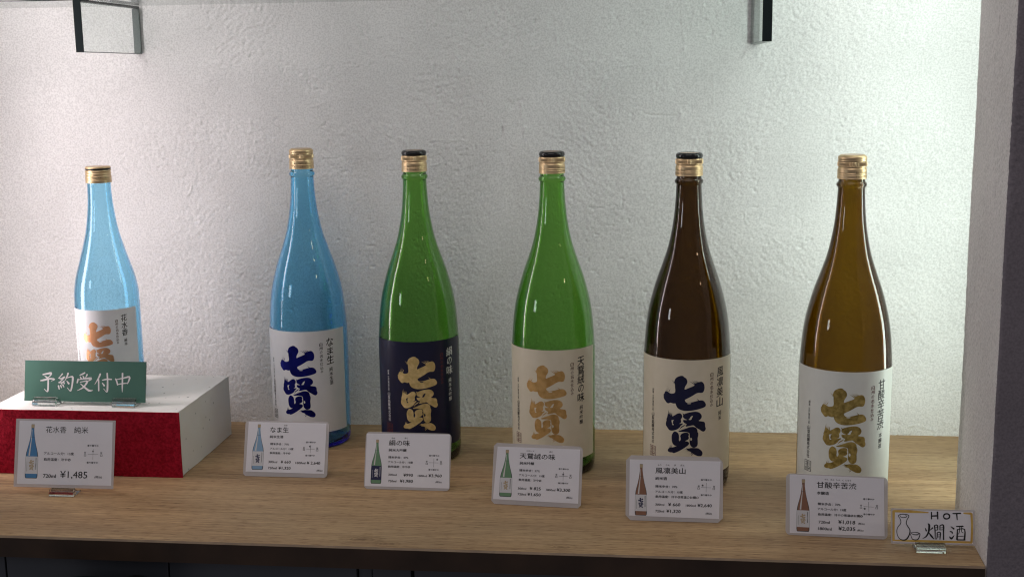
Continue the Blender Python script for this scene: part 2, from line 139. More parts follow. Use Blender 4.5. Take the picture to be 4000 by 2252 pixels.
def thin_pane(name, tint):
    """flat clear pane: lets light straight through and mirrors by angle"""
    m = bpy.data.materials.new(name)
    m.use_nodes = True
    nt, lk = m.node_tree.nodes, m.node_tree.links
    nt.clear()
    out = nt.new('ShaderNodeOutputMaterial')
    t = nt.new('ShaderNodeBsdfTransparent'); t.inputs[0].default_value = (*[math.sqrt(c) for c in tint], 1)
    g = nt.new('ShaderNodeBsdfGlossy'); g.inputs['Roughness'].default_value = 0.02
    fr = nt.new('ShaderNodeFresnel'); fr.inputs['IOR'].default_value = 1.5
    geo = nt.new('ShaderNodeNewGeometry')
    sel = nt.new('ShaderNodeMix'); sel.data_type = 'FLOAT'
    lk.new(geo.outputs['Backfacing'], sel.inputs[0]); lk.new(fr.outputs[0], sel.inputs[2]); sel.inputs[3].default_value = 0.04
    mx = nt.new('ShaderNodeMixShader')
    lk.new(sel.outputs[0], mx.inputs[0]); lk.new(t.outputs[0], mx.inputs[1]); lk.new(g.outputs[0], mx.inputs[2])
    lk.new(mx.outputs[0], out.inputs['Surface'])
    return m


def plaster(name, color, bump=0.8, tint=0.06):
    m = mat(name, color, 0.9, spec=0.15)
    nt, lk, b = nodes(m)
    tc = nt.new('ShaderNodeTexCoord')
    n1 = nt.new('ShaderNodeTexNoise'); n1.inputs['Scale'].default_value = 900; n1.inputs['Detail'].default_value = 3
    n2 = nt.new('ShaderNodeTexNoise'); n2.inputs['Scale'].default_value = 9; n2.inputs['Detail'].default_value = 5
    lk.new(tc.outputs['Object'], n1.inputs['Vector']); lk.new(tc.outputs['Object'], n2.inputs['Vector'])
    bp = nt.new('ShaderNodeBump'); bp.inputs['Strength'].default_value = bump; bp.inputs['Distance'].default_value = 0.0004
    lk.new(n1.outputs['Fac'], bp.inputs['Height']); lk.new(bp.outputs[0], b.inputs['Normal'])
    r = nt.new('ShaderNodeValToRGB')
    r.color_ramp.elements[0].position = 0.3; r.color_ramp.elements[1].position = 0.7
    r.color_ramp.elements[0].color = (*[c * (1 - tint) for c in color], 1)
    r.color_ramp.elements[1].color = (*[min(1, c * (1 + tint)) for c in color], 1)
    lk.new(n2.outputs['Fac'], r.inputs[0])
    # fine mottling in the colour, standing in for the shading of gritty relief
    n3 = nt.new('ShaderNodeTexNoise'); n3.inputs['Scale'].default_value = 420; n3.inputs['Detail'].default_value = 2
    lk.new(tc.outputs['Object'], n3.inputs['Vector'])
    g = nt.new('ShaderNodeValToRGB')
    g.color_ramp.elements[0].position = 0.36; g.color_ramp.elements[1].position = 0.60
    g.color_ramp.elements[0].color = (0.84, 0.84, 0.84, 1); g.color_ramp.elements[1].color = (1.03, 1.03, 1.03, 1)
    mx = nt.new('ShaderNodeMix'); mx.data_type = 'RGBA'; mx.blend_type = 'MULTIPLY'; mx.inputs[0].default_value = 1
    lk.new(n3.outputs['Fac'], g.inputs[0]); lk.new(r.outputs[0], mx.inputs[6]); lk.new(g.outputs[0], mx.inputs[7])
    lk.new(mx.outputs[2], b.inputs['Base Color'])
    return m


def wood(name, dark, light, rough=0.45):
    m = mat(name, light, 0.6, spec=0.25)
    nt, lk, b = nodes(m)
    tc = nt.new('ShaderNodeTexCoord')

    def noise(sx, sy, sz, detail, rough_=0.5, dist=0.0):
        mp = nt.new('ShaderNodeMapping'); mp.inputs['Scale'].default_value = (sx, sy, sz)
        lk.new(tc.outputs['Object'], mp.inputs['Vector'])
        n = nt.new('ShaderNodeTexNoise'); n.inputs['Scale'].default_value = 1.0
        n.inputs['Detail'].default_value = detail; n.inputs['Roughness'].default_value = rough_
        n.inputs['Distortion'].default_value = dist
        lk.new(mp.outputs[0], n.inputs['Vector'])
        return n.outputs['Fac']
    broad = noise(2.2, 26, 26, 4, 0.6, 0.6)       # broad figure, long along the board
    fine = noise(9, 330, 330, 4, 0.65)            # fine streaks
    pore = noise(60, 900, 900, 2, 0.6)            # short dark pores
    tone = noise(3.5, 5, 5, 2)
    add = nt.new('ShaderNodeMath'); add.operation = 'MULTIPLY_ADD'
    lk.new(fine, add.inputs[0]); add.inputs[1].default_value = 0.55; 
    mul = nt.new('ShaderNodeMath'); mul.operation = 'MULTIPLY'; mul.inputs[1].default_value = 0.45
    lk.new(broad, mul.inputs[0]); lk.new(mul.outputs[0], add.inputs[2])
    r = nt.new('ShaderNodeValToRGB')
    r.color_ramp.elements[0].position = 0.36; r.color_ramp.elements[1].position = 0.62
    r.color_ramp.elements[0].color = (*dark, 1); r.color_ramp.elements[1].color = (*light, 1)
    lk.new(add.outputs[0], r.inputs[0])
    pr = nt.new('ShaderNodeValToRGB')
    pr.color_ramp.elements[0].position = 0.33; pr.color_ramp.elements[1].position = 0.47
    pr.color_ramp.elements[0].color = (0.52, 0.46, 0.42, 1); pr.color_ramp.elements[1].color = (1, 1, 1, 1)
    lk.new(pore, pr.inputs[0])
    tr = nt.new('ShaderNodeValToRGB')
    tr.color_ramp.elements[0].position = 0.35; tr.color_ramp.elements[1].position = 0.65
    tr.color_ramp.elements[0].color = (0.94, 0.97, 1.0, 1); tr.color_ramp.elements[1].color = (1.04, 0.98, 0.92, 1)
    lk.new(tone, tr.inputs[0])

    def mixm(a, c, fac=1.0):
        mx = nt.new('ShaderNodeMix'); mx.data_type = 'RGBA'; mx.blend_type = 'MULTIPLY'
        mx.inputs[0].default_value = fac
        lk.new(a, mx.inputs[6]); lk.new(c, mx.inputs[7])
        return mx.outputs[2]
    c = mixm(mixm(r.outputs[0], pr.outputs[0]), tr.outputs[0])
    # knots: small dark eyes with rings round them
    for kx, ky, ks in KNOTS:
        mp = nt.new('ShaderNodeMapping'); mp.inputs['Location'].default_value = (-kx / (ks * 2.2), -ky / ks, 0)
        mp.inputs['Scale'].default_value = (1 / (ks * 2.2), 1 / ks, 0)
        dn = nt.new('ShaderNodeVectorMath'); dn.operation = 'LENGTH'
        wob = nt.new('ShaderNodeTexNoise'); wob.inputs['Scale'].default_value = 120
        lk.new(tc.outputs['Object'], wob.inputs['Vector'])
        lk.new(tc.outputs['Object'], mp.inputs['Vector']); lk.new(mp.outputs[0], dn.inputs[0])
        ad = nt.new('ShaderNodeMath'); ad.operation = 'MULTIPLY_ADD'; ad.inputs[1].default_value = 0.5
        lk.new(wob.outputs['Fac'], ad.inputs[0]); lk.new(dn.outputs['Value'], ad.inputs[2])
        kr = nt.new('ShaderNodeValToRGB')
        e = kr.color_ramp.elements
        e[0].position = 0.30; e[0].color = (0.42, 0.36, 0.32, 1)
        e[1].position = 1.0; e[1].color = (1, 1, 1, 1)
        for p, v in ((0.44, 0.92), (0.54, 0.62), (0.66, 0.98), (0.80, 0.80)):
            q = e.new(p); q.color = (v, v * 0.98, v * 0.96, 1)
        lk.new(ad.outputs[0], kr.inputs[0])
        c = mixm(c, kr.outputs[0], 0.9)
    lk.new(c, b.inputs['Base Color'])
    bp = nt.new('ShaderNodeBump'); bp.inputs['Strength'].default_value = 0.35; bp.inputs['Distance'].default_value = 0.0003
    lk.new(pore, bp.inputs['Height']); lk.new(bp.outputs[0], b.inputs['Normal'])
    return m


def speckled(name, color, speck, scale, rough=0.8):
    """fibre paper with sparse dark flecks"""
    m = mat(name, color, rough, spec=0.2)
    nt, lk, b = nodes(m)
    tc = nt.new('ShaderNodeTexCoord')
    out = None
    for k, sc in enumerate(((scale, scale * .55, scale), (scale * .9, scale * .9, scale * .45), (scale * 2.2, scale * 1.8, scale * 2.0))):
        mp = nt.new('ShaderNodeMapping'); mp.inputs['Scale'].default_value = sc
        mp.inputs['Location'].default_value = (k * 3.7, k * 1.3, k * 2.9)
        v = nt.new('ShaderNodeTexVoronoi'); v.inputs['Scale'].default_value = 1
        lk.new(tc.outputs['Object'], mp.inputs[0]); lk.new(mp.outputs[0], v.inputs['Vector'])
        r = nt.new('ShaderNodeValToRGB')
        r.color_ramp.elements[0].position = 0.045 if k < 2 else 0.06; r.color_ramp.elements[1].position = 0.075 if k < 2 else 0.12
        sp = speck if k < 2 else tuple(0.5 * (a + c) for a, c in zip(speck, color))
        r.color_ramp.elements[0].color = (*[min(1, q / c) for q, c in zip(sp, color)], 1); r.color_ramp.elements[1].color = (1, 1, 1, 1)
        lk.new(v.outputs['Distance'], r.inputs[0])
        mx = nt.new('ShaderNodeMix'); mx.data_type = 'RGBA'; mx.blend_type = 'MULTIPLY'; mx.inputs[0].default_value = 1
        if out is None:
            mx.inputs[6].default_value = (*color, 1)
        else:
            lk.new(out, mx.inputs[6])
        lk.new(r.outputs[0], mx.inputs[7])
        out = mx.outputs[2]
    lk.new(out, b.inputs['Base Color'])
    n2 = nt.new('ShaderNodeTexNoise'); n2.inputs['Scale'].default_value = 60; n2.inputs['Detail'].default_value = 4
    lk.new(tc.outputs['Object'], n2.inputs[0])
    bp = nt.new('ShaderNodeBump'); bp.inputs['Strength'].default_value = 0.5; bp.inputs['Distance'].default_value = 0.0012
    lk.new(n2.outputs[0], bp.inputs['Height']); lk.new(bp.outputs[0], b.inputs['Normal'])
    return m


def mottled(name, c1, c2, scale, rough, metal=0.0, bump=0.0, bscale=None, spec=0.5, lo=.35, hi=.65):
    m = mat(name, c1, rough, metal, spec)
    nt, lk, b = nodes(m)
    tc = nt.new('ShaderNodeTexCoord')
    n = nt.new('ShaderNodeTexNoise'); n.inputs['Scale'].default_value = scale; n.inputs['Detail'].default_value = 5
    lk.new(tc.outputs['Object'], n.inputs[0])
    r = nt.new('ShaderNodeValToRGB')
    r.color_ramp.elements[0].position = lo; r.color_ramp.elements[1].position = hi
    r.color_ramp.elements[0].color = (*c1, 1); r.color_ramp.elements[1].color = (*c2, 1)
    lk.new(n.outputs['Fac'], r.inputs[0]); lk.new(r.outputs[0], b.inputs['Base Color'])
    if bump:
        n2 = nt.new('ShaderNodeTexNoise'); n2.inputs['Scale'].default_value = bscale or scale * 4
        n2.inputs['Detail'].default_value = 4
        lk.new(tc.outputs['Object'], n2.inputs[0])
        bp = nt.new('ShaderNodeBump'); bp.inputs['Strength'].default_value = 0.6; bp.inputs['Distance'].default_value = bump
        lk.new(n2.outputs[0], bp.inputs['Height']); lk.new(bp.outputs[0], b.inputs['Normal'])
    return m


KNOTS = [(0.087, 0.023, 0.017), (0.116, 0.012, 0.011), (0.305, 0.018, 0.013), (0.42, 0.058, 0.005)]   # on the board, metres from its front edge

M = {}
M['wall'] = plaster('white_plaster', (0.78, 0.78, 0.77))
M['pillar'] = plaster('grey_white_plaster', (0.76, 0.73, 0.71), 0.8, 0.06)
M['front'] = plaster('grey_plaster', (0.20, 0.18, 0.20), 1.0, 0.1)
M['oak'] = wood('oak_veneer', (0.262, 0.165, 0.088), (0.50, 0.345, 0.188))
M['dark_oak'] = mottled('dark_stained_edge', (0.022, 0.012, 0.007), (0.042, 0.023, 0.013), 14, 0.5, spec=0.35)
M['bevel'] = mottled('worn_oak_bevel', (0.20, 0.14, 0.09), (0.30, 0.21, 0.13), 30, 0.55)
M['blue_glass'] = glass('blue_glass', (215, 62, 6))
M['pale_blue_glass'] = glass('pale_blue_glass', (215, 62, 6))
M['green_glass'] = glass('green_glass', (250, 108, 390))
M['dark_brown_glass'] = glass('dark_brown_glass', (420, 560, 1500))  # same brown glass, tinted deeper to stand for dimmer light behind the bottle
M['brown_glass'] = glass('brown_glass', (300, 410, 1700))  # same brown glass, tinted lighter to stand for brighter light behind the bottle
M['clear'] = glass('clear_acrylic', (6, 3, 4), 1.49)
M['plate'] = thin_pane('shelf_glass', (0.90, 0.955, 0.935))
M['gold'] = mottled('gold_anodised_metal', (0.66, 0.49, 0.28), (0.72, 0.54, 0.32), 120, 0.38, 0.85)
M['gold_top'] = mottled('copper_gold_cap_disc', (0.56, 0.40, 0.30), (0.64, 0.46, 0.34), 150, 0.35, 0.6)
M['black_cap'] = mat('black_gloss_plastic', (0.008, 0.008, 0.009), 0.18)
M['ink'] = mat('black_ink', (0.012, 0.012, 0.013), 0.5)
M['cap_ink'] = mat('brown_cap_print', (0.10, 0.055, 0.02), 0.5)
M['red_ink'] = mat('dark_red_ink', (0.13, 0.02, 0.02), 0.5)
M['brown_ink'] = mat('brown_ink', (0.09, 0.03, 0.02), 0.5)
M['silver_ink'] = mat('silver_ink', (0.75, 0.75, 0.75), 0.35, 0.3)
M['paper_white'] = mottled('white_label_paper', (0.76, 0.77, 0.79), (0.80, 0.81, 0.82), 60, 0.38, spec=0.4)
M['paper_pale'] = mottled('pale_label_paper', (0.76, 0.79, 0.73), (0.79, 0.82, 0.76), 60, 0.38, spec=0.4)  # white paper with the green cast of the right lamp put into its colour
M['paper_cream'] = mottled('cream_label_paper', (0.72, 0.665, 0.51), (0.76, 0.70, 0.55), 60, 0.38, spec=0.4)
M['paper_navy'] = mottled('navy_label_paper', (0.008, 0.009, 0.034), (0.010, 0.011, 0.042), 60, 0.32, spec=0.45)
M['foil_blue'] = mottled('dark_blue_foil', (0.008, 0.010, 0.16), (0.012, 0.016, 0.24), 70, 0.28, 0.85)
M['foil_navy'] = mottled('navy_print', (0.006, 0.008, 0.035), (0.008, 0.010, 0.05), 70, 0.4, 0.2)
M['foil_copper'] = mottled('copper_foil', (0.72, 0.34, 0.17), (0.84, 0.44, 0.24), 70, 0.4, 0.6)
M['foil_gold'] = mottled('gold_foil', (0.66, 0.49, 0.19), (0.88, 0.68, 0.32), 160, 0.5, 0.45)
M['foil_orange'] = mottled('copper_gold_foil', (0.56, 0.33, 0.11), (0.72, 0.46, 0.18), 120, 0.45, 0.5)
M['foil_brass'] = mottled('brass_foil', (0.28, 0.20, 0.05), (0.56, 0.42, 0.13), 200, 0.42, 0.6)
M['felt'] = mottled('red_felt', (0.24, 0.004, 0.015), (0.42, 0.011, 0.032), 330, 0.95, bump=0.0012, bscale=420, spec=0.15)
M['washi'] = speckled('white_fibre_paper', (0.80, 0.79, 0.75), (0.10, 0.10, 0.09), 34)
M['card_paper'] = mottled('white_card_paper', (0.74, 0.73, 0.77), (0.77, 0.76, 0.80), 25, 0.4, spec=0.4)
M['sign_green'] = mottled('green_sign_plate', (0.052, 0.135, 0.100), (0.062, 0.155, 0.115), 20, 0.3, spec=0.5)
M['sign_white'] = mat('sign_white_paint', (0.72, 0.69, 0.68), 0.45)
M['yellow'] = mottled('yellow_marker', (0.55, 0.33, 0.07), (0.66, 0.46, 0.12), 90, 0.5)
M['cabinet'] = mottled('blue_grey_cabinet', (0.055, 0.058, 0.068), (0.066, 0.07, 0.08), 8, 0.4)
M['edge_grey'] = mat('ground_glass_side', (0.10, 0.125, 0.12), 0.3)
M['edge_green'] = mat('ground_glass_edge', (0.006, 0.012, 0.012), 0.25)  # opaque slab; dark internal reflection of the glass edge put into its colour
M['black'] = mat('black_plastic', (0.006, 0.006, 0.007), 0.35)
M['pic_blue'] = mat('printed_blue', (0.05, 0.20, 0.42), 0.4)
M['pic_lightblue'] = mat('printed_light_blue', (0.22, 0.36, 0.52), 0.4)
M['pic_green'] = mat('printed_green', (0.14, 0.27, 0.15), 0.4)
M['pic_brown'] = mat('printed_brown', (0.24, 0.115, 0.07), 0.4)
M['pic_dark'] = mat('printed_dark', (0.045, 0.05, 0.05), 0.4)
M['pic_gold'] = mat('printed_gold', (0.42, 0.33, 0.20), 0.4)
M['pic_shine'] = mat('printed_shine', (0.62, 0.60, 0.58), 0.4)
M['pic_label'] = mat('printed_label', (0.62, 0.62, 0.64), 0.4)
M['pic_navy'] = mat('printed_navy', (0.02, 0.022, 0.07), 0.4)


def laminate_material():
    m = bpy.data.materials.new('milky_laminate')
    m.use_nodes = True
    nt, lk = m.node_tree.nodes, m.node_tree.links
    b = nt['Principled BSDF']
    b.inputs['Base Color'].default_value = (0.66, 0.63, 0.63, 1)
    b.inputs['Roughness'].default_value = 0.3
    tr = nt.new('ShaderNodeBsdfTransparent'); tr.inputs[0].default_value = (0.9, 0.88, 0.88, 1)
    mx = nt.new('ShaderNodeMixShader'); mx.inputs[0].default_value = 0.62
    lk.new(tr.outputs[0], mx.inputs[1]); lk.new(b.outputs[0], mx.inputs[2])
    lk.new(mx.outputs[0], nt['Material Output'].inputs['Surface'])
    return m


M['laminate'] = laminate_material()


# ------------------------------------------------------------------ mesh helpers (all lengths in mm)
def empty(name, loc, label, cat, rz=0.0, group=None):
    o = bpy.data.objects.new(name, None)
    COL.objects.link(o)
    o.location = [c * MM for c in loc]
    o.rotation_euler = (0, 0, rz)
    o['label'] = label
    o['category'] = cat
    if group:
        o['group'] = group
    o.empty_display_size = 0.02
    return o


def build(name, verts, faces, m, parent=None, smooth=False, label=None, loc=None, rot=None):
    me = bpy.data.meshes.new(name)
    me.from_pydata([tuple(c * MM for c in v) for v in verts], [], faces)
    me.validate()
    me.update()
    if smooth:
        me.polygons.foreach_set('use_smooth', [True] * len(me.polygons))
    me.materials.append(m)
    o = bpy.data.objects.new(name, me)
    COL.objects.link(o)
    if parent is not None:
        o.parent = parent
    if loc:
        o.location = [c * MM for c in loc]
    if rot:
        o.rotation_euler = rot
    if label:
        o['label'] = label
    return o


class MB:
    def __init__(s):
        s.v, s.f = [], []

    def add(s, v, f):
        n = len(s.v)
        s.v += list(v)
        s.f += [tuple(i + n for i in q) for q in f]
        return s

    def box(s, x0, x1, y0, y1, z0, z1, ch=0.0):
        if ch <= 0:
            v = [(x, y, z) for x in (x0, x1) for y in (y0, y1) for z in (z0, z1)]
            f = [(0, 1, 3, 2), (4, 6, 7, 5), (0, 4, 5, 1), (2, 3, 7, 6), (0, 2, 6, 4), (1, 5, 7, 3)]
            return s.add(v, f)
        bm = bmesh.new()
        r = bmesh.ops.create_cube(bm, size=1)
        for q in bm.verts:
            q.co = Vector(((x0 + x1) / 2 + q.co.x * (x1 - x0), (y0 + y1) / 2 + q.co.y * (y1 - y0), (z0 + z1) / 2 + q.co.z * (z1 - z0)))
        bmesh.ops.bevel(bm, geom=bm.edges[:] + bm.verts[:], offset=ch, segments=2, affect='EDGES', profile=0.6)
        bm.verts.index_update()
        s.add([tuple(q.co) for q in bm.verts], [tuple(q.index for q in f.verts) for f in bm.faces])
        bm.free()
        return s

    def build(s, name, m, parent=None, **kw):
        return build(name, s.v, s.f, m, parent, **kw)


def lathe(profile, seg=64, closed=False, rfun=None):
    """profile: list of (r, z); returns verts, faces"""
    v, f = [], []
    n = len(profile)
    ids = []
    for k, (r, z) in enumerate(profile):
        if r < 1e-6:
            ids.append([len(v)] * seg)
            v.append((0, 0, z))
        else:
            row = []
            for i in range(seg):
                a = 2 * math.pi * i / seg
                rr = r if rfun is None else rfun(r, z, i, k)
                row.append(len(v))
                v.append((rr * math.cos(a), rr * math.sin(a), z))
            ids.append(row)
    rng = range(n if closed else n - 1)
    for k in rng:
        a, b = ids[k], ids[(k + 1) % n]
        for i in range(seg):
            j = (i + 1) % seg
            q = [a[i], a[j], b[j], b[i]]
            u = []
            for t in q:
                if t not in u:
                    u.append(t)
            if len(u) >= 3:
                f.append(tuple(u))
    return v, f


def catmull(pts, n=5):
    out = []
    P = [pts[0]] + list(pts) + [pts[-1]]
    for i in range(1, len(P) - 2):
        p0, p1, p2, p3 = [np.array(q, float) for q in P[i - 1:i + 3]]
        for t in np.linspace(0, 1, n, endpoint=False):
            out.append(tuple(0.5 * ((2 * p1) + (-p0 + p2) * t + (2 * p0 - 5 * p1 + 4 * p2 - p3) * t * t + (-p0 + 3 * p1 - 3 * p2 + p3) * t ** 3)))
    out.append(tuple(pts[-1]))
    return out


def chaikin(p, it=1):
    for _ in range(it):
        q = []
        for a, b in zip(p, p[1:] + p[:1]):
            q.append((a[0] * .75 + b[0] * .25, a[1] * .75 + b[1] * .25))
            q.append((a[0] * .25 + b[0] * .75, a[1] * .25 + b[1] * .75))
        p = q
    return p


class Flat:
    """flat print: a list of 2-D triangles, each with its own tiny height so that none coincide"""
    def __init__(s):
        s.v, s.f, s.k = [], [], 0

    def poly(s, loops, lift=None):
        pts = [Vector((p[0], p[1], 0)) for l in loops for p in l]
        tris = tessellate_polygon([[Vector((p[0], p[1], 0)) for p in l] for l in loops])
        n = len(s.v)
        h = s.k * 0.006 if lift is None else lift
        s.k = (s.k + 1) % 24
        s.v += [(p.x, p.y, h) for p in pts]
        s.f += [tuple(i + n for i in t) for t in tris]
        return s

    def stroke(s, pts, smooth=3):
        P = catmull(pts, smooth) if len(pts) > 2 else list(pts)
        L, R = [], []
        for i, p in enumerate(P):
            a = P[max(0, i - 1)]
            b = P[min(len(P) - 1, i + 1)]
            dx, dy = b[0] - a[0], b[1] - a[1]
            l = math.hypot(dx, dy) or 1
            nx, ny = -dy / l, dx / l
            w = max(p[2], 0.02) / 2
            L.append((p[0] + nx * w, p[1] + ny * w))
            R.append((p[0] - nx * w, p[1] - ny * w))
        # rounded ends
        n = len(s.v)
        h = s.k * 0.006
        s.k = (s.k + 1) % 24
        for a, b in zip(L, R):
            s.v += [(a[0], a[1], h), (b[0], b[1], h)]
        for i in range(len(L) - 1):
            s.f.append((n + 2 * i, n + 2 * i + 1, n + 2 * i + 3, n + 2 * i + 2))
        for end, i, sg in ((P[0], 0, 1), (P[-1], len(P) - 1, -1)):
            q = P[1] if sg == 1 else P[-2]
            dx, dy = end[0] - q[0], end[1] - q[1]
            l = math.hypot(dx, dy) or 1
            w = end[2] * 0.38
            m_ = len(s.v)
            s.v.append((end[0] + dx / l * w, end[1] + dy / l * w, h))
            s.f.append((n + 2 * i, n + 2 * i + 1, m_))
        return s

    def rect(s, x0, y0, x1, y1, lift=None):
        return s.poly([[(x0, y0), (x1, y0), (x1, y1), (x0, y1)]], lift)

    def text(s, string, cx, cy, w, h=None, shear=0.0, bold=0.0, keep=True):
        v, f = glyphs(string)
        xs = [p[0] for p in v]; ys = [p[1] for p in v]
        x0, x1, y0, y1 = min(xs), max(xs), min(ys), max(ys)
        sx = w / (x1 - x0)
        sy = sx if h is None else h / (y1 - y0)
        if keep and h is not None:
            sy = min(max(sy, sx * 0.85), sx * 1.2)
        mx, my = (x0 + x1) / 2, (y0 + y1) / 2
        for e in ((0.0,) if bold <= 0 else (-bold / 2, bold / 2)):      # heavier type: struck twice
            n = len(s.v)
            hgt = s.k * 0.006
            s.k = (s.k + 1) % 24
            s.v += [(cx + (p[0] - mx + e) * sx, cy + (p[1] - my + e * 0.7) * sy + (p[0] - mx) * sx * shear, hgt) for p in v]
            s.f += [tuple(i + n for i in q) for q in f]
        return s

    def sliced(s, step):
        bm = bmesh.new()
        vs = [bm.verts.new(p) for p in s.v]
        for q in s.f:
            if len(set(q)) >= 3:
                try:
                    bm.faces.new([vs[i] for i in q])
                except ValueError:
                    pass
        xs = [p[0] for p in s.v]
        x = math.ceil(min(xs) / step) * step
        while x < max(xs):
            bmesh.ops.bisect_plane(bm, geom=bm.verts[:] + bm.edges[:] + bm.faces[:], dist=1e-5, plane_co=(x, 0, 0), plane_no=(1, 0, 0))
            x += step
        bm.verts.index_update()
        v = [tuple(q.co) for q in bm.verts]
        f = [tuple(q.index for q in g.verts) for g in bm.faces]
        bm.free()
        return v, f

    def wrap(s, name, m, parent, R, off, delta, step=3.0):
        """onto a cylinder of radius R about the bottle's axis; x is arc length, y is height"""
        v, f = s.sliced(step)
        out = []
        for x, y, h in v:
            a = x / R + delta
            r = R + off + h
            out.append((r * math.sin(a), -r * math.cos(a), y))
        return build(name, out, f, m, parent)

    def plane(s, name, m, parent, off=0.0):
        """onto the plane y = -off (facing -Y) of the parent"""
        return build(name, [(x, -off - h, y) for x, y, h in s.v], s.f, m, parent)


_gl = {}


def glyphs(string, bold=0.0):
    key = (string, bold)
    if key not in _gl:
        cu = bpy.data.curves.new('type', 'FONT')
        cu.body = string
        cu.resolution_u = 2
        cu.offset = bold
        ob = bpy.data.objects.new('type', cu)
        me = bpy.data.meshes.new_from_object(ob)
        _gl[key] = ([(v.co.x, v.co.y) for v in me.vertices], [tuple(p.vertices) for p in me.polygons])
        bpy.data.objects.remove(ob)
        bpy.data.meshes.remove(me)
        bpy.data.curves.remove(cu)
    return _gl[key]


# ------------------------------------------------------------------ plaster relief
def vnoise(x, y, seed):
    rs = np.random.RandomState(seed)
    T = rs.rand(256, 256).astype(np.float32)
    xi = np.floor(x).astype(int); yi = np.floor(y).astype(int)
    fx = x - xi; fy = y - yi
    fx = fx * fx * fx * (fx * (fx * 6 - 15) + 10); fy = fy * fy * fy * (fy * (fy * 6 - 15) + 10)
    a = T[xi & 255, yi & 255]; b = T[(xi + 1) & 255, yi & 255]
    c = T[xi & 255, (yi + 1) & 255]; d = T[(xi + 1) & 255, (yi + 1) & 255]
    return (a * (1 - fx) + b * fx) * (1 - fy) + (c * (1 - fx) + d * fx) * fy - 0.5


def sstep(a, b, t):
    t = np.clip((t - a) / (b - a), 0, 1)
    return t * t * (3 - 2 * t)


def relief(x, y, seed=0, vertical=0.0, amp=1.0):
    """x, y in mm -> relief in mm of hand trowelled plaster"""
    h = 1.6 * vnoise(x / 210, y / 170, seed + 1) + 1.1 * vnoise(x / 75, y / 60, seed + 2)
    wx = x + 14 * vnoise(x / 38, y / 38, seed + 3); wy = y + 14 * vnoise(x / 38, y / 38, seed + 4)
    rough = 0.40 + 0.68 * sstep(-0.22, 0.25, vnoise(x / 95, y / 80, seed + 5) + 0.5 * vnoise(x / 33, y / 30, seed + 6))
    # trowel marks in patches of three directions
    pat = vnoise(x / 120, y / 110, seed + 7)
    for k, (ang, lo, hi) in enumerate(((0.5, -1, -0.06), (1.45, -0.1, 0.1), (2.5, 0.06, 1))):
        if vertical:
            ang = 1.57 + (ang - 1.45) * 0.15
        c, s_ = math.cos(ang), math.sin(ang)
        u = wx * c + wy * s_; v = -wx * s_ + wy * c
        wgt = sstep(lo - 0.05, lo + 0.05, pat) * (1 - sstep(hi - 0.05, hi + 0.05, pat))
        h = h + wgt * rough * (0.34 * vnoise(u / 14, v / 3.9, seed + 10 + k) + 0.66 * vnoise(u / 6.5, v / 2.6, seed + 20 + k))
    h = h + rough * (0.22 * vnoise(wx / 5.6, wy / 5.2, seed + 31) + 0.66 * vnoise(x / 3.5, y / 3.4, seed + 32)) + rough * 0.62 * vnoise(x / 2.6, y / 2.5, seed + 33)
    # cracks and scratches of the drying coat
    ck = vnoise(wx / 90 + 0.3 * vnoise(x / 9, y / 9, seed + 47), wy / 70, seed + 46)
    h = h - 1.1 * np.clip(1 - np.abs(ck) / 0.007, 0, 1) * sstep(0.12, 0.2, vnoise(x / 70, y / 90, seed + 48))
    # lips where the trowel lifted, and small pits
    rd = vnoise(wx / 52, wy / 44, seed + 40)
    lip = np.clip(1 - np.abs(rd) / 0.022, 0, 1) * sstep(0.05, 0.25, vnoise(x / 60, y / 60, seed + 41)) * np.clip(0.3 + 2 * vnoise(x / 7, y / 7, seed + 43), 0, 1.3)
    h = h + 1.3 * lip
    pit = sstep(0.37, 0.44, vnoise(x / 4.2, y / 4.2, seed + 42)) * sstep(0.0, 0.2, vnoise(x / 40, y / 40, seed + 44))
    h = h - 1.0 * pit
    return h * amp


def sheet(name, P, U, V, nrm, m, parent, seed, amp, vertical=0.0):
    """P: (nu,nv,3) base points in mm, U,V: surface coordinates, nrm: (nu,nv,3) normals"""
    h = relief(U, V, seed, vertical, amp)
    Q = P + nrm * h[..., None]
    nu, nv = U.shape
    me = bpy.data.meshes.new(name)
    me.vertices.add(nu * nv)
    me.vertices.foreach_set('co', (Q * MM).astype(np.float32).ravel())
    idx = np.arange(nu * nv).reshape(nu, nv)
    quads = np.stack([idx[:-1, :-1], idx[1:, :-1], idx[1:, 1:], idx[:-1, 1:]], -1).reshape(-1, 4)
    nf = len(quads)
    me.loops.add(nf * 4)
    me.loops.foreach_set('vertex_index', quads.astype(np.int32).ravel())
    me.polygons.add(nf)
    me.polygons.foreach_set('loop_start', (np.arange(nf) * 4).astype(np.int32))
    me.polygons.foreach_set('loop_total', np.full(nf, 4, np.int32))
    me.polygons.foreach_set('use_smooth', np.ones(nf, bool))
    me.update(calc_edges=True)
    me.materials.append(m)
    o = bpy.data.objects.new(name, me)
    COL.objects.link(o)
    if parent is not None:
        o.parent = parent
    return o


def axis(a, b, fine0, fine1, step, coarse=25.0):
    out = []
    if a < fine0:
        out += list(np.arange(a, fine0 - 1e-6, coarse))
    out += list(np.arange(fine0, fine1, step))
    if b > fine1:
        out += list(np.arange(fine1, b + coarse, coarse))
    return np.array(out)


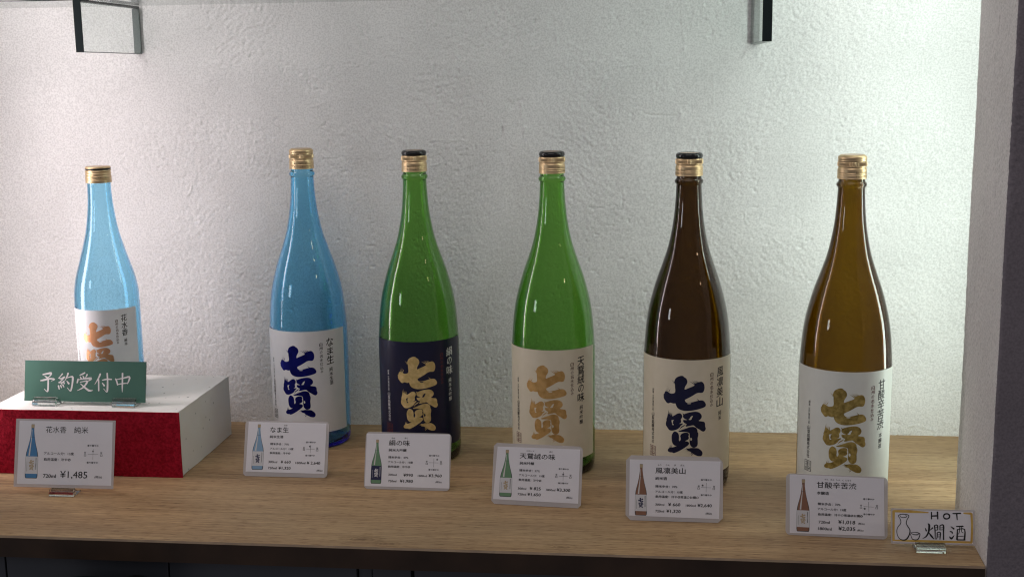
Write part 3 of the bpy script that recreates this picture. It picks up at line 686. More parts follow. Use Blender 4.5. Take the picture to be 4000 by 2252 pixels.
# back wall
xs = axis(-1500, 700, -1000, 470, 1.25)
zs = axis(-120, 1300, -6, 625, 1.25)
Xg, Zg = np.meshgrid(xs, zs, indexing='ij')
Pw = np.stack([Xg, np.zeros_like(Xg), Zg], -1)
nw = np.zeros_like(Pw); nw[..., 1] = -1
wall = sheet('plaster_wall', Pw, Xg, Zg, nw, M['wall'], None, 3, 0.88)
wall['label'] = 'rough white trowelled plaster wall behind the bottles'
wall['category'] = 'wall'

# right pillar: inner face, rounded corner, front face
path = [(480.0, -292.0), (352.0, -292.0)]
cor = []
for k in range(7):
    a = math.radians(90 + 90 * k / 6)
    cor.append((344 + 5 + 5 * math.cos(a), -297 + 5 * math.sin(a)))
path += cor
yy = np.arange(-298.5, -452.0, -1.25)
path += [(344 - (y + 298) / (-458 + 298) * 7.0, y) for y in yy]
for k in range(7):
    a = math.radians(180 + 90 * k / 6)
    path.append((337 + 4.5 + 4.5 * math.cos(a), -453.5 + 4.5 * math.sin(a)))
path += [(x, -458.0) for x in np.arange(342.5, 460, 1.25)]
path += [(x, -458.0) for x in np.arange(460, 900, 25)]
path = np.array(path)
d = np.gradient(path, axis=0)
s_len = np.concatenate([[0], np.cumsum(np.linalg.norm(np.diff(path, axis=0), axis=1))])
nr = np.stack([d[:, 1], -d[:, 0]], -1)
nr /= np.linalg.norm(nr, axis=1)[:, None]
zp = axis(-420, 1300, -60, 640, 1.25)
Sg, Zg2 = np.meshgrid(s_len, zp, indexing='ij')
Pp = np.stack([np.repeat(path[:, :1], len(zp), 1), np.repeat(path[:, 1:], len(zp), 1), Zg2], -1)
nn = np.stack([np.repeat(nr[:, :1], len(zp), 1), np.repeat(nr[:, 1:], len(zp), 1), np.zeros_like(Sg)], -1)
if nn[len(path) // 2, 0, 0] > 0:
    nn = -nn
cut = int(np.argmax(path[:, 1] < -455.5))
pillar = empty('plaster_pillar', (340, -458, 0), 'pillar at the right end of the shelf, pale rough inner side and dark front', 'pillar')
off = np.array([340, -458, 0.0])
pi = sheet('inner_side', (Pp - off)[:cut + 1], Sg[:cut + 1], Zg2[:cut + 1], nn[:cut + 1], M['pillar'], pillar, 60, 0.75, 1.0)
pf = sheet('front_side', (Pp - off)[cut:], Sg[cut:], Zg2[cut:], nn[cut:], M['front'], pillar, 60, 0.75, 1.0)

# end walls of the niche: right one behind the pillar, left one beyond the picture
MB().box(462, 480, -292, -1, -30, 1258).build('end_wall', M['wall'])['kind'] = 'structure'
MB().box(-1003, -985, -458, -1, -30, 1258).build('end_wall', M['wall'])['kind'] = 'structure'

# ceiling of the niche, above the picture
MB().box(-1500, 700, -458, 2, 1260, 1290).build('niche_ceiling', M['wall'])['kind'] = 'structure'
bpy.data.objects['niche_ceiling'].data.name = 'niche_ceiling'

# ------------------------------------------------------------------ oak shelf
shelf = empty('wooden_shelf', (-400, -458, 0), 'long pale oak shelf board with dark front edge carrying the bottles', 'shelf')
_o = [(-1100, 1.6), (736.6, 1.6), (746.0, 160), (752, 168), (880, 168), (880, 470), (-1100, 470)]
_n = len(_o)
build('board_top', [(x, y, -20) for x, y in _o] + [(x, y, 0) for x, y in _o],
      [tuple(reversed(range(_n))), tuple(range(_n, 2 * _n))] + [(i, (i + 1) % _n, (i + 1) % _n + _n, i + _n) for i in range(_n)], M['oak'], shelf)
MB().box(-1100, 736.2, 0.0, 1.5, -24.5, -2.2).build('edge_band', M['dark_oak'], shelf, label='dark brown front edge band')
MB().add([(-1100, 0.0, -2.1), (736.2, 0.0, -2.1), (736.2, 1.5, -0.05), (-1100, 1.5, -0.05), (-1100, 1.5, -2.1), (736.2, 1.5, -2.1)],
         [(0, 1, 2, 3), (0, 4, 5, 1), (3, 2, 5, 4), (0, 3, 4), (1, 5, 2)]).build('worn_bevel', M['bevel'], shelf)
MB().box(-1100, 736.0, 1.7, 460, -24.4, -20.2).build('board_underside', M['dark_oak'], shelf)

# cabinet below the shelf
cab = empty('cabinet', (-400, -425, -320), 'dark blue-grey cabinet in the shade under the shelf', 'cabinet')
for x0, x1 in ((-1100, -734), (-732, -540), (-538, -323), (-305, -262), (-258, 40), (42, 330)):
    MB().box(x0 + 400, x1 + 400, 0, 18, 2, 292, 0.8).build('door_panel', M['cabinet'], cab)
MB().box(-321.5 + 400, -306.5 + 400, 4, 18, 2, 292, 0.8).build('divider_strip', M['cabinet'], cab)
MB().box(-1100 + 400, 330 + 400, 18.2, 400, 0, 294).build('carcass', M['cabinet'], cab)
binv, binf = lathe([(0, 0), (40, 0), (44, 3), (52, 235), (54, 237), (54, 241), (50, 241), (43, 6), (0, 5)], 48)
bt = empty('black_bin', (-622, -500, -290), 'black bin standing below the shelf at lower left', 'bin')
build('bin_body', binv, binf, M['black'], bt, smooth=True)
pv, pf_ = lathe([(0, 0), (17, 0), (18, 2), (18, 258), (16, 262), (0, 262)], 32)
pt = empty('black_tube', (-557, -480, -300), 'black round tube beside the black bin under the shelf', 'tube')
build('tube_body', pv, pf_, M['black'], pt, smooth=True)

# ------------------------------------------------------------------ glass shelf and its brackets
gs = empty('glass_shelf', (-560, -146, 595.4), 'clear glass shelf with dark green edge crossing the top left', 'glass shelf')
MB().box(-424, 770, 1.1, 143, 0.3, 10.3, 0.6).build('glass_plate', M['plate'], gs)
MB().box(-424, 770, 0, 1.0, 0.4, 10.2, 0.3).build('front_edge', M['edge_green'], gs)
for i, (x0, x1, lab) in enumerate(((-721.5, -711, 'upright glass bracket on the wall at upper left'), (126, 137.5, 'upright glass bracket with black front edge at upper right'))):
    e = empty('glass_bracket', (x0, -181, 530), lab, 'bracket', group='glass brackets under the glass shelf')
    MB().box(0, x1 - x0, 1.1, 176.6, 1.0, 61.9, 0.4).build('glass_plate', M['plate'], e)
    MB().box(0.2, x1 - x0 - 0.2, 1.1, 176.6, 0.1, 0.8, 0.2).build('bottom_edge', M['edge_grey'], e)
    MB().box(0.1, x1 - x0 - 0.1, 176.8, 179, 0.1, 61.9, 0.3).build('back_edge', M['edge_grey'], e)
    MB().box(0.2, x1 - x0 - 0.2, 1.1, 178.8, 62.1, 65.0, 0.3).build('top_edge', M['edge_green'], e)
    MB().box(0.1, x1 - x0 - 0.1, 0, 1.0, 0.2, 65.0, 0.3).build('front_edge', M['edge_green'], e)

# ------------------------------------------------------------------ the display box
BX0, BX1, BY0, BY1, BH = -842, -590, -249, -62, 84.6
box = empty('display_box', ((BX0 + BX1) / 2, (BY0 + BY1) / 2, 0), 'low display box with red felt front and white fibre paper top', 'box')


def wavy_panel(name, p00, du, dv, nu, nv, n, thick, m, seed, amp, parent):
    """a slightly uneven panel with thickness, spanned by du, dv from p00"""
    v, f = [], []
    for side in (0, 1):
        for i in range(nu + 1):
            for j in range(nv + 1):
                u, w = i / nu, j / nv
                x = [p00[k] + du[k] * u + dv[k] * w for k in range(3)]
                q = amp * float(vnoise(np.array([i * 0.37 + seed]), np.array([j * 0.41 + seed * 2]), seed)[0])
                t = q if side == 0 else q - thick
                edge = 0.0
                v.append(tuple(x[k] + n[k] * (t + edge) for k in range(3)))
    s = (nu + 1) * (nv + 1)
    g = lambda i, j, k: k * s + i * (nv + 1) + j
    for i in range(nu):
        for j in range(nv):
            f.append((g(i, j, 0), g(i + 1, j, 0), g(i + 1, j + 1, 0), g(i, j + 1, 0)))
            f.append((g(i, j, 1), g(i, j + 1, 1), g(i + 1, j + 1, 1), g(i + 1, j, 1)))
    for i in range(nu):
        for j in (0, nv):
            f.append((g(i, j, 0), g(i + 1, j, 0), g(i + 1, j, 1), g(i, j, 1)))
    for j in range(nv):
        for i in (0, nu):
            f.append((g(i, j, 0), g(i, j + 1, 0), g(i, j + 1, 1), g(i, j, 1)))
    o = build(name, v, f, m, parent, smooth=False)
    return o


cx, cy = (BX0 + BX1) / 2, (BY0 + BY1) / 2
W2, D2 = (BX1 - BX0) / 2, (BY1 - BY0) / 2
wavy_panel('top_panel', (-W2, -D2 + 0.2, BH), (2 * W2, 0, 0), (0, 2 * D2 - 0.2, 0), 30, 24, (0, 0, 1), 2.0, M['washi'], 5, 0.5, box)
wavy_panel('side_panel', (W2, -D2 + 0.2, 0.6), (0, 2 * D2 - 0.2, 0), (0, 0, BH - 0.9), 24, 10, (1, 0, 0), 2.0, M['washi'], 7, 1.3, box)
wavy_panel('side_panel', (-W2, -D2 + 0.2, 0.6), (0, 2 * D2 - 0.2, 0), (0, 0, BH - 0.9), 12, 6, (-1, 0, 0), 2.0, M['washi'], 9, 0.8, box)
wavy_panel('back_panel', (-W2, D2, 0.6), (2 * W2, 0, 0), (0, 0, BH - 0.9), 12, 6, (0, 1, 0), 2.0, M['washi'], 11, 0.8, box)
wavy_panel('felt_front', (-W2 - 0.3, -D2 - 2.2, 0.2), (2 * W2 + 2.4, 0, 0), (0, 0, BH - 0.1), 60, 16, (0, -1, 0), 1.8, M['felt'], 13, 0.9, box)


# ------------------------------------------------------------------ bottles
BODY_18 = [(46, 0), (48.8, 1.0), (50.8, 4), (52.0, 8.5), (52.6, 15), (52.6, 40), (52.6, 80), (52.6, 120), (52.6, 150), (52.3, 160), (51.5, 172), (51.0, 180), (49.4, 198),
           (46.6, 216.5), (42.3, 234.5), (37.0, 252.5), (30.8, 270), (24.9, 288), (21.2, 304), (18.3, 321), (16.6, 336), (15.6, 350), (15.2, 358), (15.0, 364)]
BODY_72 = [(36, 0), (38.5, 1.0), (40.3, 4), (41.0, 9), (41.3, 14), (41.3, 40), (41.3, 80), (41.3, 105), (41.2, 118), (40.9, 131), (39.9, 142), (38.2, 152.5), (35.6, 162.5),
           (32.6, 172.5), (26.7, 192.5), (21.3, 213), (17.8, 233), (15.6, 253), (14.8, 268), (14.6, 276)]


def glass_body(name, prof, neck, inner_floor, m, parent, wall_t=3.4):
    outer = [(0, 3.0), (prof[0][0] * 0.55, 2.6), (prof[0][0] * 0.9, 0.8)] + catmull(prof[:5], 4) + catmull(prof[4:], 4)[1:]
    outer += neck
    inner = [(max(r - wall_t, 0), z) for r, z in reversed([p for p in catmull(prof[4:], 3)] + neck)]
    inner = [p for p in inner if p[1] > inner_floor + 4]
    rr = inner[-1][0]
    inner += [(rr - 0.6, inner_floor + 2.0), (rr - 3.0, inner_floor + 0.3), (rr * 0.6, inner_floor + 0.9), (0, inner_floor + 1.8)]
    pts = outer + inner
    v, f = lathe(pts, 128)
    o = build(name, v, f, m, parent, smooth=True)
    bm = bmesh.new(); bm.from_mesh(o.data)
    bmesh.ops.recalc_face_normals(bm, faces=bm.faces[:])
    bm.to_mesh(o.data); bm.free()
    return o


def label_shell(R, half, z0, z1, m, parent, delta, label=None):
    n = 72
    v, f = [], []
    for r in (R + 0.06, R + 0.22):
        for i in range(n + 1):
            a = -half / R + 2 * half / R * i / n + delta
            for z in (z0, z1):
                v.append((r * math.sin(a), -r * math.cos(a), z))
    k = 2 * (n + 1)
    for i in range(n):
        a, b = 2 * i, 2 * i + 2
        f += [(k + a, k + b, k + b + 1, k + a + 1), (a, a + 1, b + 1, b), (a, b, k + b, k + a), (a + 1, k + a + 1, k + b + 1, b + 1)]
    f += [(0, k, k + 1, 1), (2 * n, 2 * n + 1, k + 2 * n + 1, k + 2 * n)]
    return build('label', v, f, m, parent, smooth=False, label=label)


def logo(flat, s=1.0, ox=0.0, oy=0.0, smooth=1):
    for loops in LOGO_BLOBS:
        flat.poly([[(p[0] * s + ox, p[1] * s + oy) for p in (chaikin(l, smooth) if smooth else l)] for l in loops])
    for t in LOGO_SLIVERS:
        flat.poly([[(p[0] * s + ox, p[1] * s + oy) for p in t]])
    return flat


def column(flat, string, x, top, pitch, size, shear=0.12, bold=0.0):
    y = top
    for ch in string:
        if ch == ' ':
            y -= pitch * 0.55
            continue
        k = 0.82 if ch in 'のまみ' else 1.0
        flat.text(ch, x, y - pitch / 2, size * k, size * 1.06 * k, shear=shear, bold=bold)
        y -= pitch
    return y


def seal(flat, x, y, w, h):
    t = w * 0.05
    for p in ([(-.5, -.5, t), (-.47, .5, t)], [(-.47, .5, t), (.5, .47, t)], [(.5, .47, t), (.48, -.5, t)], [(.48, -.5, t), (-.5, -.48, t)]):
        flat.stroke([(x + a * w, y + b * h, t) for a, b, t in p])
    marks = [[(-.35, .3), (-.1, .35), (-.1, .1), (-.35, .12)], [(-.4, -.05), (-.08, 0)], [(-.25, .42), (-.22, -.02)], [(-.4, -.2), (-.1, -.15), (-.12, -.4), (-.38, -.38)], [(-.38, -.28), (-.1, -.27)],
             [(.1, .4), (.08, .05)], [(.25, .35), (.24, 0.02)], [(.4, .4), (.38, .05)], [(.08, -.1), (.42, -.08)], [(.1, -.4), (.3, -.15), (.42, -.42)], [(.08, -.27), (.4, -.26)], [(.0, .45), (-.02, -.45)]]
    for m_ in marks:
        flat.stroke([(x + a * w, y + b * h, t * 0.9) for a, b in m_], 2)


def big_cap(parent, black, turn, H=402.5):
    """screw cap of the large bottle: skirt with knurled band, beads and print; own top disc"""
    b = H - 27.0
    z = lambda t: H - t
    prof = [(15.6, z(8.6)), (15.75, z(8.2)), (15.75, z(7.8)), (16.05, z(8.9)), (16.05, z(12.0)), (16.15, z(12.9)), (16.0, z(13.6)), (15.2, z(14.0)), (15.2, z(14.5)), (15.7, z(15.3)), (16.1, z(16.4)),
            (16.15, z(20.0)), (15.85, z(20.5)), (16.2, z(21.2)), (16.25, z(22.2)), (15.95, z(22.8)), (16.25, z(23.3)), (16.25, z(25.4)), (16.1, z(25.7)), (16.3, z(26.1)), (16.3, z(27.0)), (15.3, z(27.0)), (15.0, z(12.0)), (15.0, z(8.6))]
    if black:
        prof[0:3] = [(15.3, z(6.9)), (15.6, z(6.9)), (15.7, z(7.3))]
        prof[-1] = (15.0, z(6.9))

    def knurl(r, zz, i, k):
        if z(12.2) < zz < z(8.4) and r > 15.9:
            return r + (0.28 if i % 2 else -0.30)
        return r
    v, f = lathe(prof, 128, closed=True, rfun=knurl)
    c = build('cap', v, f, M['gold'], parent, smooth=False)
    top = [(0, z(0.7)), (11.4, z(0.6)), (11.9, z(0.2)), (12.6, z(0.0)), (13.9, z(0.3)), (15.1, z(1.3)), (15.9, z(2.6)), (15.95, z(4.6)), (15.6, z(5.4)), (15.2, z(6.0)), (15.2, z(6.85)), (0, z(6.85))]
    if not black:
        top = [(0, z(0.7)), (11.6, z(0.6)), (12.2, z(0.1)), (13.2, z(0.2)), (14.8, z(1.3)), (15.8, z(2.3)), (16.0, z(3.6)), (15.9, z(5.4)), (15.5, z(5.9)), (15.9, z(6.6)), (15.9, z(7.5)), (0, z(7.5))]
    v, f = lathe(top, 96)
    build('cap_top', v, f, M['black_cap'] if black else M['gold'], c, smooth=True)
    v, f = lathe([(0, z(0.45)), (10.9, z(0.35)), (11.3, z(0.5)), (11.3, z(0.58)), (0, z(0.66))], 64)
    build('cap_disc', v, f, M['gold_top'], c, smooth=True)
    fl = Flat()
    for line, y in (('指をいためないように', 19.6), ('ゆっくりお開け下さい', 23.9)):
        fl.text(line, 0, z(y), 20.5, 2.5, keep=False)
    fl.wrap('cap_lettering', M['cap_ink'], c, 16.3, 0.06, turn, 1.5)
    return c


def sake_bottle(x, y, rot_label, glass_mat, paper, foil, name, kind, label, black_cap, cap_turn, small_ink, sub_ink, seal_ink, name_ink, pitch=11.4):
    t = empty('sake_bottle', (x, y, 0), label, 'sake bottle', group='large bottles in a row on the oak shelf')
    neck = [(15.0, 365.2), (15.6, 366.0), (16.6, 367.2), (16.95, 368.8), (16.6, 370.4), (15.6, 371.5), (14.9, 372.4), (14.6, 374), (14.6, 386), (14.2, 396), (12.8, 397.2), (11.9, 396.8)]
    glass_body('bottle_glass', BODY_18, neck, 6, glass_mat, t)
    delta = math.radians(rot_label)
    R = 52.6
    lab = label_shell(R, 71.5, 23.6, 163.6, paper, t, delta)
    off = 0.30
    logo(Flat()).wrap('logo', foil, lab, R, off, delta)
    f = Flat()
    yb = column(f, name, 44.3, 153.0, pitch, 10.8, bold=0.03)
    f.wrap('product_name', name_ink, lab, R, off, delta)
    f = Flat()
    column(f, kind, 44.6, yb - 4.0, 6.2, 5.2, bold=0.035)
    f.wrap('grade_name', name_ink, lab, R, off, delta)
    f = Flat()
    column(f, '白州の名水仕込み', 31.2, 147.6, 5.25, 4.3, bold=0.03)
    f.wrap('side_text', sub_ink, lab, R, off, delta)
    f = Flat()
    yy_ = column(f, '創業 江戸寛延三年', -44.0, 125.0, 3.3, 2.8, bold=0.03)
    column(f, '山梨銘醸株式会社', -44.0, 95.5, 4.85, 4.3, bold=0.03)
    f.wrap('maker_text', small_ink, lab, R, off, delta)
    f = Flat()
    seal(f, -44.2, 47.5, 10.5, 12.5)
    f.wrap('seal', seal_ink, lab, R, off, delta)
    big_cap(t, black_cap, cap_turn)
    return t


G_BLUE, G_GREEN, G_BROWN = M['blue_glass'], M['green_glass'], M['brown_glass']
sake_bottle(-467.2, -77.2, -1.0, G_BLUE, M['paper_white'], M['foil_blue'], 'なま生', '純米生酒',
            'blue glass sake bottle with white label and dark blue lettering, all-gold cap', False, 0.28, M['ink'], M['ink'], M['ink'], M['ink'], 12.0)
sake_bottle(-303.8, -130.5, 9.5, G_GREEN, M['paper_navy'], M['foil_gold'], '絹の味', '純米大吟醸',
            'green glass sake bottle with dark navy label and gold lettering', True, 0.22, M['silver_ink'], M['red_ink'], M['red_ink'], M['silver_ink'], 12.2)
sake_bottle(-124.2, -167.6, -3.6, G_GREEN, M['paper_cream'], M['foil_orange'], '天鵞絨の味', '純米吟醸',
            'green glass sake bottle with cream label and copper-gold lettering', True, 1.15, M['ink'], M['brown_ink'], M['red_ink'], M['ink'])
sake_bottle(42.1, -209.5, -2.0, M['dark_brown_glass'], M['paper_cream'], M['foil_navy'], '風凛美山', '純米',
            'dark brown glass sake bottle with cream label and navy lettering', True, -0.95, M['ink'], M['brown_ink'], M['red_ink'], M['ink'], 12.3)
sake_bottle(222.7, -257.4, -7.0, G_BROWN, M['paper_pale'], M['foil_brass'], '甘酸辛苦渋', '本醸造',
            'brown glass sake bottle nearest the pillar, white label with brass lettering', False, 0.75, M['ink'], M['red_ink'], M['ink'], M['ink'], 11.6)


def small_bottle():
    x, y, zb = -716.0, -155.0, BH + 0.6
    t = empty('small_sake_bottle', (x, y, zb), 'smaller light blue sake bottle standing on the display box', 'sake bottle')
    neck = [(14.5, 279), (13.9, 282), (13.6, 292), (12.6, 297), (11.6, 297.5), (11.0, 297)]
    glass_body('bottle_glass', BODY_72, neck, 5, M['pale_blue_glass'], t, 2.5)
    R = 41.3
    s = 0.785
    delta = math.radians(4.0)
    lab = label_shell(R, 56.0, 18.0, 118.0, M['paper_white'], t, delta)
    dz = 118.0 - 163.6 * s
    logo(Flat(), s, 0, dz - 0.5).wrap('logo', M['foil_copper'], lab, R, 0.3, delta)
    f = Flat()
    yb = column(f, '花水香', 35.0, 153 * s + dz + 1, 12.2 * s, 10.6 * s, bold=0.025)
    column(f, '純米', 35.4, yb - 3.2, 6.3 * s, 5.2 * s, bold=0.035)
    f.wrap('product_name', M['ink'], lab, R, 0.3, delta)
    f = Flat()
    column(f, '白州の名水仕込み', 24.8, 147 * s + dz, 5.25 * s, 4.3 * s, bold=0.03)
    f.wrap('side_text', M['brown_ink'], lab, R, 0.3, delta)
    f = Flat()
    column(f, '創業 江戸寛延三年', -34.5, 125 * s + dz, 3.3 * s, 2.6 * s)
    column(f, '山梨銘醸株式会社', -34.5, 95 * s + dz, 4.85 * s, 4.1 * s)
    f.wrap('maker_text', M['ink'], lab, R, 0.3, delta)
    H = 300.5
    z = lambda q: H - q
    prof = [(15.2, z(4.6)), (15.9, z(5.2)), (16.3, z(6.2)), (15.9, z(7.3)), (15.5, z(8.0)), (16.2, z(9.0)), (16.3, z(10.2)), (15.6, z(11.2)), (15.7, z(11.9)), (16.3, z(12.7)), (16.35, z(15.0)), (16.0, z(15.6)),
            (16.5, z(16.2)), (16.5, z(17.0)), (16.1, z(17.5)), (16.4, z(18.0)), (16.4, z(21.0)), (15.2, z(21.0)), (14.6, z(14.0)), (14.6, z(4.6))]
    v, f_ = lathe(prof, 96, closed=True)
    v = [(a, b, c + (0.045 * a if c > z(12) and c < z(5) else 0)) for a, b, c in v]
    c = build('cap', v, f_, M['gold'], t, smooth=False)
    v, f_ = lathe([(14.9, z(2.6)), (16.0, z(2.7)), (16.1, z(3.2)), (16.0, z(3.9)), (14.9, z(4.1))], 64, closed=True)
    build('cap_ring', v, f_, M['black_cap'], c, smooth=True)
    v, f_ = lathe([(0, z(0.5)), (12.8, z(0.4)), (13.4, z(0.0)), (14.6, z(0.1)), (15.8, z(0.9)), (16.1, z(1.7)), (15.9, z(2.5)), (0, z(2.5))], 96)
    build('cap_top', v, f_, M['gold'], c, smooth=True)
    v, f_ = lathe([(0, z(0.25)), (12.3, z(0.2)), (12.6, z(0.36)), (0, z(0.45))], 64)
    build('cap_disc', v, f_, M['gold_top'], c, smooth=True)
    fl = Flat()
    fl.text('お酒は二十歳から', 0, z(13.9), 14, 1.8, keep=False)
    fl.wrap('cap_lettering', M['cap_ink'], c, 16.35, 0.08, 0.45, 1.5)
    c.rotation_euler = (0, 0, 0.4)
    return t


small_bottle()


# ------------------------------------------------------------------ cards and signs
def outline(w, h, r, chamfer=False, n=5):
    p = []
    for cx_, cy_, a0 in ((w - r, r, -90), (w - r, h - r, 0), (r, h - r, 90), (r, r, 180)):
        if chamfer:
            for a in (a0, a0 + 90):
                p.append((cx_ + r * math.cos(math.radians(a)), cy_ + r * math.sin(math.radians(a))))
        else:
            for k in range(n + 1):
                a = math.radians(a0 + 90 * k / n)
                p.append((cx_ + r * math.cos(a), cy_ + r * math.sin(a)))
    return p


def slab(name, pts, y0, y1, m, parent, label=None):
    """outline in x,z extruded from y0 (front) to y1 (back)"""
    n = len(pts)
    v = [(x, y0, z) for x, z in pts] + [(x, y1, z) for x, z in pts]
    f = [tuple(range(n)), tuple(reversed(range(n, 2 * n)))]
    f += [(i, i + n, (i + 1) % n + n, (i + 1) % n) for i in range(n)]
    return build(name, v, f, m, parent, label=label)


BOTTLE_PIC = [(0.115, 1.0), (0.125, 0.985), (0.12, 0.935), (0.105, 0.93), (0.11, 0.87), (0.14, 0.81), (0.185, 0.73), (0.27, 0.63), (0.36, 0.545), (0.43, 0.475), (0.465, 0.41), (0.48, 0.34), (0.48, 0.05), (0.46, 0.015), (0.41, 0.0)]


def bottle_picture(parent, pic, glass_m, label_m, logo_m, off, slant):
    """printed picture of a bottle on the card"""
    px, py, pw, ph = pic

    def T(x, y):
        return (px + x * pw + slant * (y - 0.5) * ph, py + y * ph)

    def profile(y):
        ys_ = [q[1] for q in BOTTLE_PIC][::-1]; xs_ = [q[0] for q in BOTTLE_PIC][::-1]
        return float(np.interp(y, ys_, xs_))
    full = [T(x, y) for x, y in BOTTLE_PIC] + [T(-x, y) for x, y in reversed(BOTTLE_PIC)]

    def band(y0, y1, k=1.0, x_lo=-1.0, x_hi=1.0, n=12):
        yy = [y0 + (y1 - y0) * i / n for i in range(n + 1)]
        return [T(profile(y) * k * x_hi, y) for y in yy] + [T(profile(y) * k * x_lo, y) for y in reversed(yy)]
    root = Flat().poly([full], 0.0).plane('bottle_picture', M['pic_dark'], parent, off)
    parts = [(band(0.012, 0.925, 0.90), glass_m), (band(0.93, 0.995, 1.0), M['pic_gold']), (band(0.085, 0.405, 0.97), label_m), (band(0.42, 0.90, 0.9, -0.62, -0.34), M['pic_shine']),
             (band(0.762, 0.768, 0.86), M['pic_dark'])]
    vs, fs, mats, mi = [], [], [], []
    for k, (poly, mm_) in enumerate(parts):
        fl = Flat().poly([poly], 0.03 + 0.012 * k)
        n = len(vs)
        vs += fl.v; fs += [tuple(i + n for i in q) for q in fl.f]; mats.append(mm_); mi += [k] * len(fl.f)
    lg = Flat()
    s = 0.30 * ph / 140.0
    logo(lg, s * 0.92, *[a - b for a, b in zip(T(0.0, 0.245), (0, 95 * s * 0.92))], smooth=0)
    n = len(vs)
    vs += [(a, b, c * 0.3 + 0.11) for a, b, c in lg.v]; fs += [tuple(i + n for i in q) for q in lg.f]; mats.append(logo_m); mi += [len(parts)] * len(lg.f)
    sd = Flat()
    for yy in np.arange(0.17, 0.37, 0.022):
        sd.rect(*T(0.30, yy), *T(0.36, yy + 0.014))
    for yy in np.arange(0.13, 0.30, 0.015):
        sd.rect(*T(-0.36, yy), *T(-0.335, yy + 0.009))
    n = len(vs)
    vs += [(a, b, 0.12 + c * 0.2) for a, b, c in sd.v]; fs += [tuple(i + n for i in q) for q in sd.f]; mats.append(M['pic_dark'] if label_m is not M['pic_navy'] else M['pic_label']); mi += [len(parts) + 1] * len(sd.f)
    me = root.data
    base = len(me.vertices)
    V0 = [tuple(q.co) for q in me.vertices]; F0 = [tuple(p.vertices) for p in me.polygons]
    nm = bpy.data.meshes.new('bottle_picture')
    nm.from_pydata(V0 + [(a * MM, (-off - c) * MM, b * MM) for a, b, c in vs], [], F0 + [tuple(i + base for i in q) for q in fs])
    nm.materials.append(M['pic_dark'])
    for q in mats:
        nm.materials.append(q)
    nm.polygons.foreach_set('material_index', [0] * len(F0) + [i + 1 for i in mi])
    nm.update()
    root.data = nm
    return root


def star(flat, x, y, r):
    p = []
    for i in range(10):
        a = math.pi / 2 + i * math.pi / 5
        q = r if i % 2 == 0 else r * 0.42
        p.append((x + q * math.cos(a), y + q * math.sin(a)))
    flat.poly([p])


def price_card(key, pos, rz, lean, corner, chamfer, glass_m, label_m, logo_m, label, lift=0.0, thick=0.9, slant=0.0, scale_w=1.0, bold=0.055):
    D = CARD_PRINT[key]
    w, h = D['size']
    t = empty('price_card', (pos[0], pos[1], lift), label, 'price card', rz, 'price cards standing in front of the bottles')
    t.rotation_euler = (-math.radians(lean), 0, rz)
    slab('laminate', outline(w, h, corner, chamfer), 0.0, thick, M['laminate'], t)
    # white print under the film, seen as a sheet a hair proud of it
    pp = slab('paper', [tuple(p) for p in reversed(D['paper'])], -0.12, 0.0 + 0.05, M['card_paper'], t)
    fl = Flat()
    big = 0
    for s, cx_, cy_, cw, chh in D['text']:
        b = bold if chh < 5 else 0.035
        if key == 'c1' and chh > 4.5:
            b = 0.012
        fl.text(s, cx_, cy_, cw, chh, bold=b)
    c = D['cross']
    fl.stroke([(c[0][0], c[0][1], 0.28), (c[1][0], c[1][1], 0.28)])
    fl.stroke([(c[2][0], c[2][1], 0.28), (c[3][0], c[3][1], 0.28)])
    star(fl, D['star'][0], D['star'][1], 1.5)
    fl.plane('lettering', M['ink'], pp, 0.16)
    bottle_picture(pp, D['pic'], glass_m, label_m, logo_m, 0.16, slant)
    return t, w, h


def card_prop(t, w, h, lean):
    """small clear easel behind the card"""
    a = math.radians(lean)
    hh = h * 0.45
    # in card space: card back is y = +0.95; the foot reaches the board behind
    foot = hh * 0.75
    fy, fz = foot * math.cos(a), -foot * math.sin(a) * -1
    # board plane in card space: points (y, z) with  z*cos(a) ... y*sin(a) height = z*cos(a)+... 
    def board(y):                      # z on the board for a given card-space y (height 0 in the world)
        return y * math.tan(a) * 1.0
    v = []
    pts = [(1.0, 2.0), (1.0, hh), (2.2, hh), (foot, board(foot) + 1.4), (foot, board(foot) + 0.2), (3.0, 2.0 + board(3.0) * 0.5)]
    x0, x1 = w * 0.24, w * 0.76
    n = len(pts)
    v = [(x0, y, z) for y, z in pts] + [(x1, y, z) for y, z in pts]
    f = [tuple(range(n)), tuple(reversed(range(n, 2 * n)))] + [(i, i + n, (i + 1) % n + n, (i + 1) % n) for i in range(n)]
    build('easel_back', v, f, M['laminate'], t)


R_ = math.radians
cards = [
    ('c1', (-779.0, -314.0), 0.003, 14, 0.6, False, M['pic_blue'], M['pic_label'], M['pic_gold'], 'large square-cornered price card reading ¥1,485 before the red box', 5.5, 0.5),
    ('c2', (-513.6, -238.6), 0.004, 18, 5.0, False, M['pic_lightblue'], M['pic_label'], M['pic_navy'], 'price card with picture of a pale blue bottle, before the large blue bottle', 0.4, 1.6),
    ('c3', (-349.1, -274.0), -0.011, 18, 5.0, False, M['pic_green'], M['pic_navy'], M['pic_label'], 'price card reading ¥3,960 before the bottle with the navy label', 0.4, 1.3),
    ('c4', (-186.6, -314.5), -0.075, 18, 3.6, True, M['pic_green'], M['pic_label'], M['pic_gold'], 'price card reading ¥3,300 before the green bottle with cream label', 0.4, 1.0),
    ('c5', (-28.6, -355.5), -0.008, 18, 5.6, True, M['pic_brown'], M['pic_label'], M['pic_navy'], 'price card with cut corners before the dark brown bottle with navy lettering', 0.4, 1.0),
    ('c6', (145.3, -386.0), -0.057, 16, 5.0, False, M['pic_brown'], M['pic_label'], M['pic_gold'], 'price card reading ¥2,035 before the brown bottle with brass lettering', 0.4, 1.0),
]
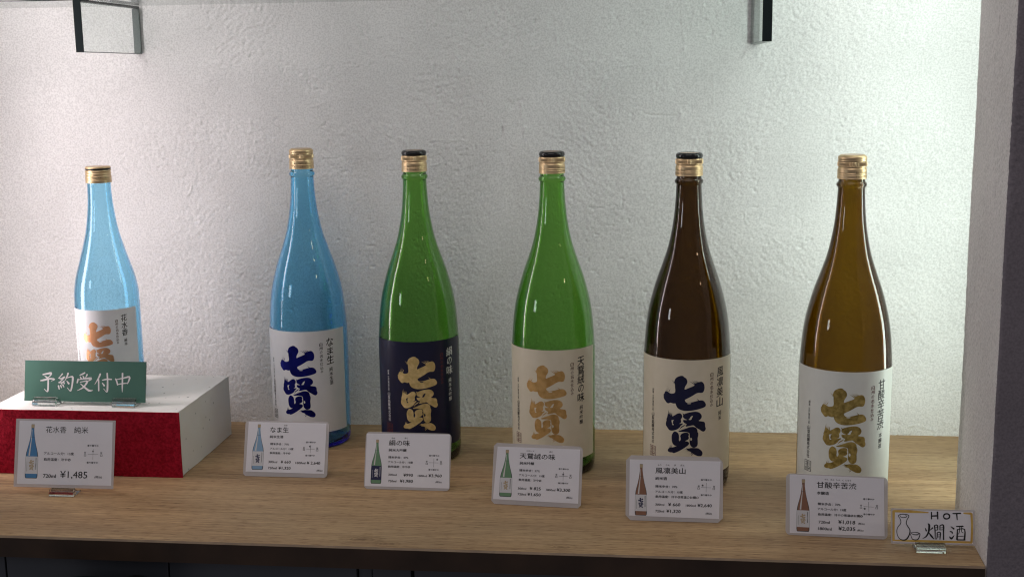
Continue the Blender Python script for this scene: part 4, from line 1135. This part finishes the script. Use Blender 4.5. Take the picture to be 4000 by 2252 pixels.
for key, pos, rz, lean, corner, cham, gm, lm, lgm, lab, lift, th in cards:
    t, w, h = price_card(key, pos, rz, lean, corner, cham, gm, lm, lgm, lab, lift, th, slant=0.0)
    if key != 'c1':
        card_prop(t, w, h, lean)


def acrylic_stand(x, y, z, w, label, rz=0.0, front=9.0, lip=4.0):
    """clear block with a lip in front and a slot in which the sign leans"""
    t = empty('acrylic_stand', (x, y, z), label, 'sign stand', rz, 'clear acrylic stands gripping the signs')
    pts = [(0, 0), (0, front * 0.62), (1.6, front), (4.6, front + lip), (5.2, front + lip), (3.6, front * 0.62), (5.9, front * 0.55), (7.6, front + lip * 0.7), (10.5, front * 0.6), (22, 1.6), (22, 0)]
    n = len(pts)
    v = [(0, yy_, zz) for yy_, zz in pts] + [(w, yy_, zz) for yy_, zz in pts]
    f = [tuple(range(n)), tuple(reversed(range(n, 2 * n)))] + [(i, i + n, (i + 1) % n + n, (i + 1) % n) for i in range(n)]
    build('clear_block', v, f, M['clear'], t)
    return t


acrylic_stand(-725.0, -330.5, 0.1, 30, 'clear acrylic stand under the large card by the red box', 0.005, 6.5, 3.0)
acrylic_stand(275.5, -425.8, 0.1, 29.5, 'clear acrylic stand under the hand-lettered card beside the pillar', 0.003, 7.0, 2.5)
acrylic_stand(-789.7, -233.5, BH + 0.7, 30.5, 'left one of two clear stands under the green sign', 0.0, 7.5, 3.5)
acrylic_stand(-683.5, -232.5, BH + 0.7, 30.0, 'right one of two clear stands under the green sign', 0.0, 7.5, 3.5)

# green sign
gsn = empty('green_sign', (-804.6, -225.5, BH + 5.2), 'green sign with white brush lettering leaning before the small bottle', 'sign', 0.0)
gsn.rotation_euler = (-R_(12), 0, 0.0)
pl = slab('plate', [(0, 0), (162.4, 0), (162.4, 52), (0, 52)], 0.0, 2.4, M['sign_green'], gsn)
fl = Flat()
for st in SIGN_STROKES:
    fl.stroke([(p[0], p[1], p[2] * 1.0) for p in st])
fl.plane('lettering', M['sign_white'], pl, 0.08)

# hand-lettered card
hot = empty('hot_sake_card', (251.6, -414.0, 4.8), 'small hand-lettered card reading HOT with yellow border beside the pillar', 'sign', 0.012)
hot.rotation_euler = (-R_(13), 0, 0.012)
slab('laminate', outline(85.6, 36.8, 0.5, True), 0.0, 0.5, M['laminate'], hot)
pp = slab('paper', [(1.8, 1.5), (83.6, 1.5), (83.6, 35.2), (1.8, 35.2)], -0.12, 0.05, M['card_paper'], hot)
fl = Flat()
for st in HOT_BORDER:
    fl.stroke(st)
fl.plane('yellow_border', M['yellow'], pp, 0.15)
fl = Flat()
for st in HOT_STROKES:
    fl.stroke([(p[0], p[1], p[2] * 1.0) for p in st])
fl.plane('lettering', M['ink'], pp, 0.32)
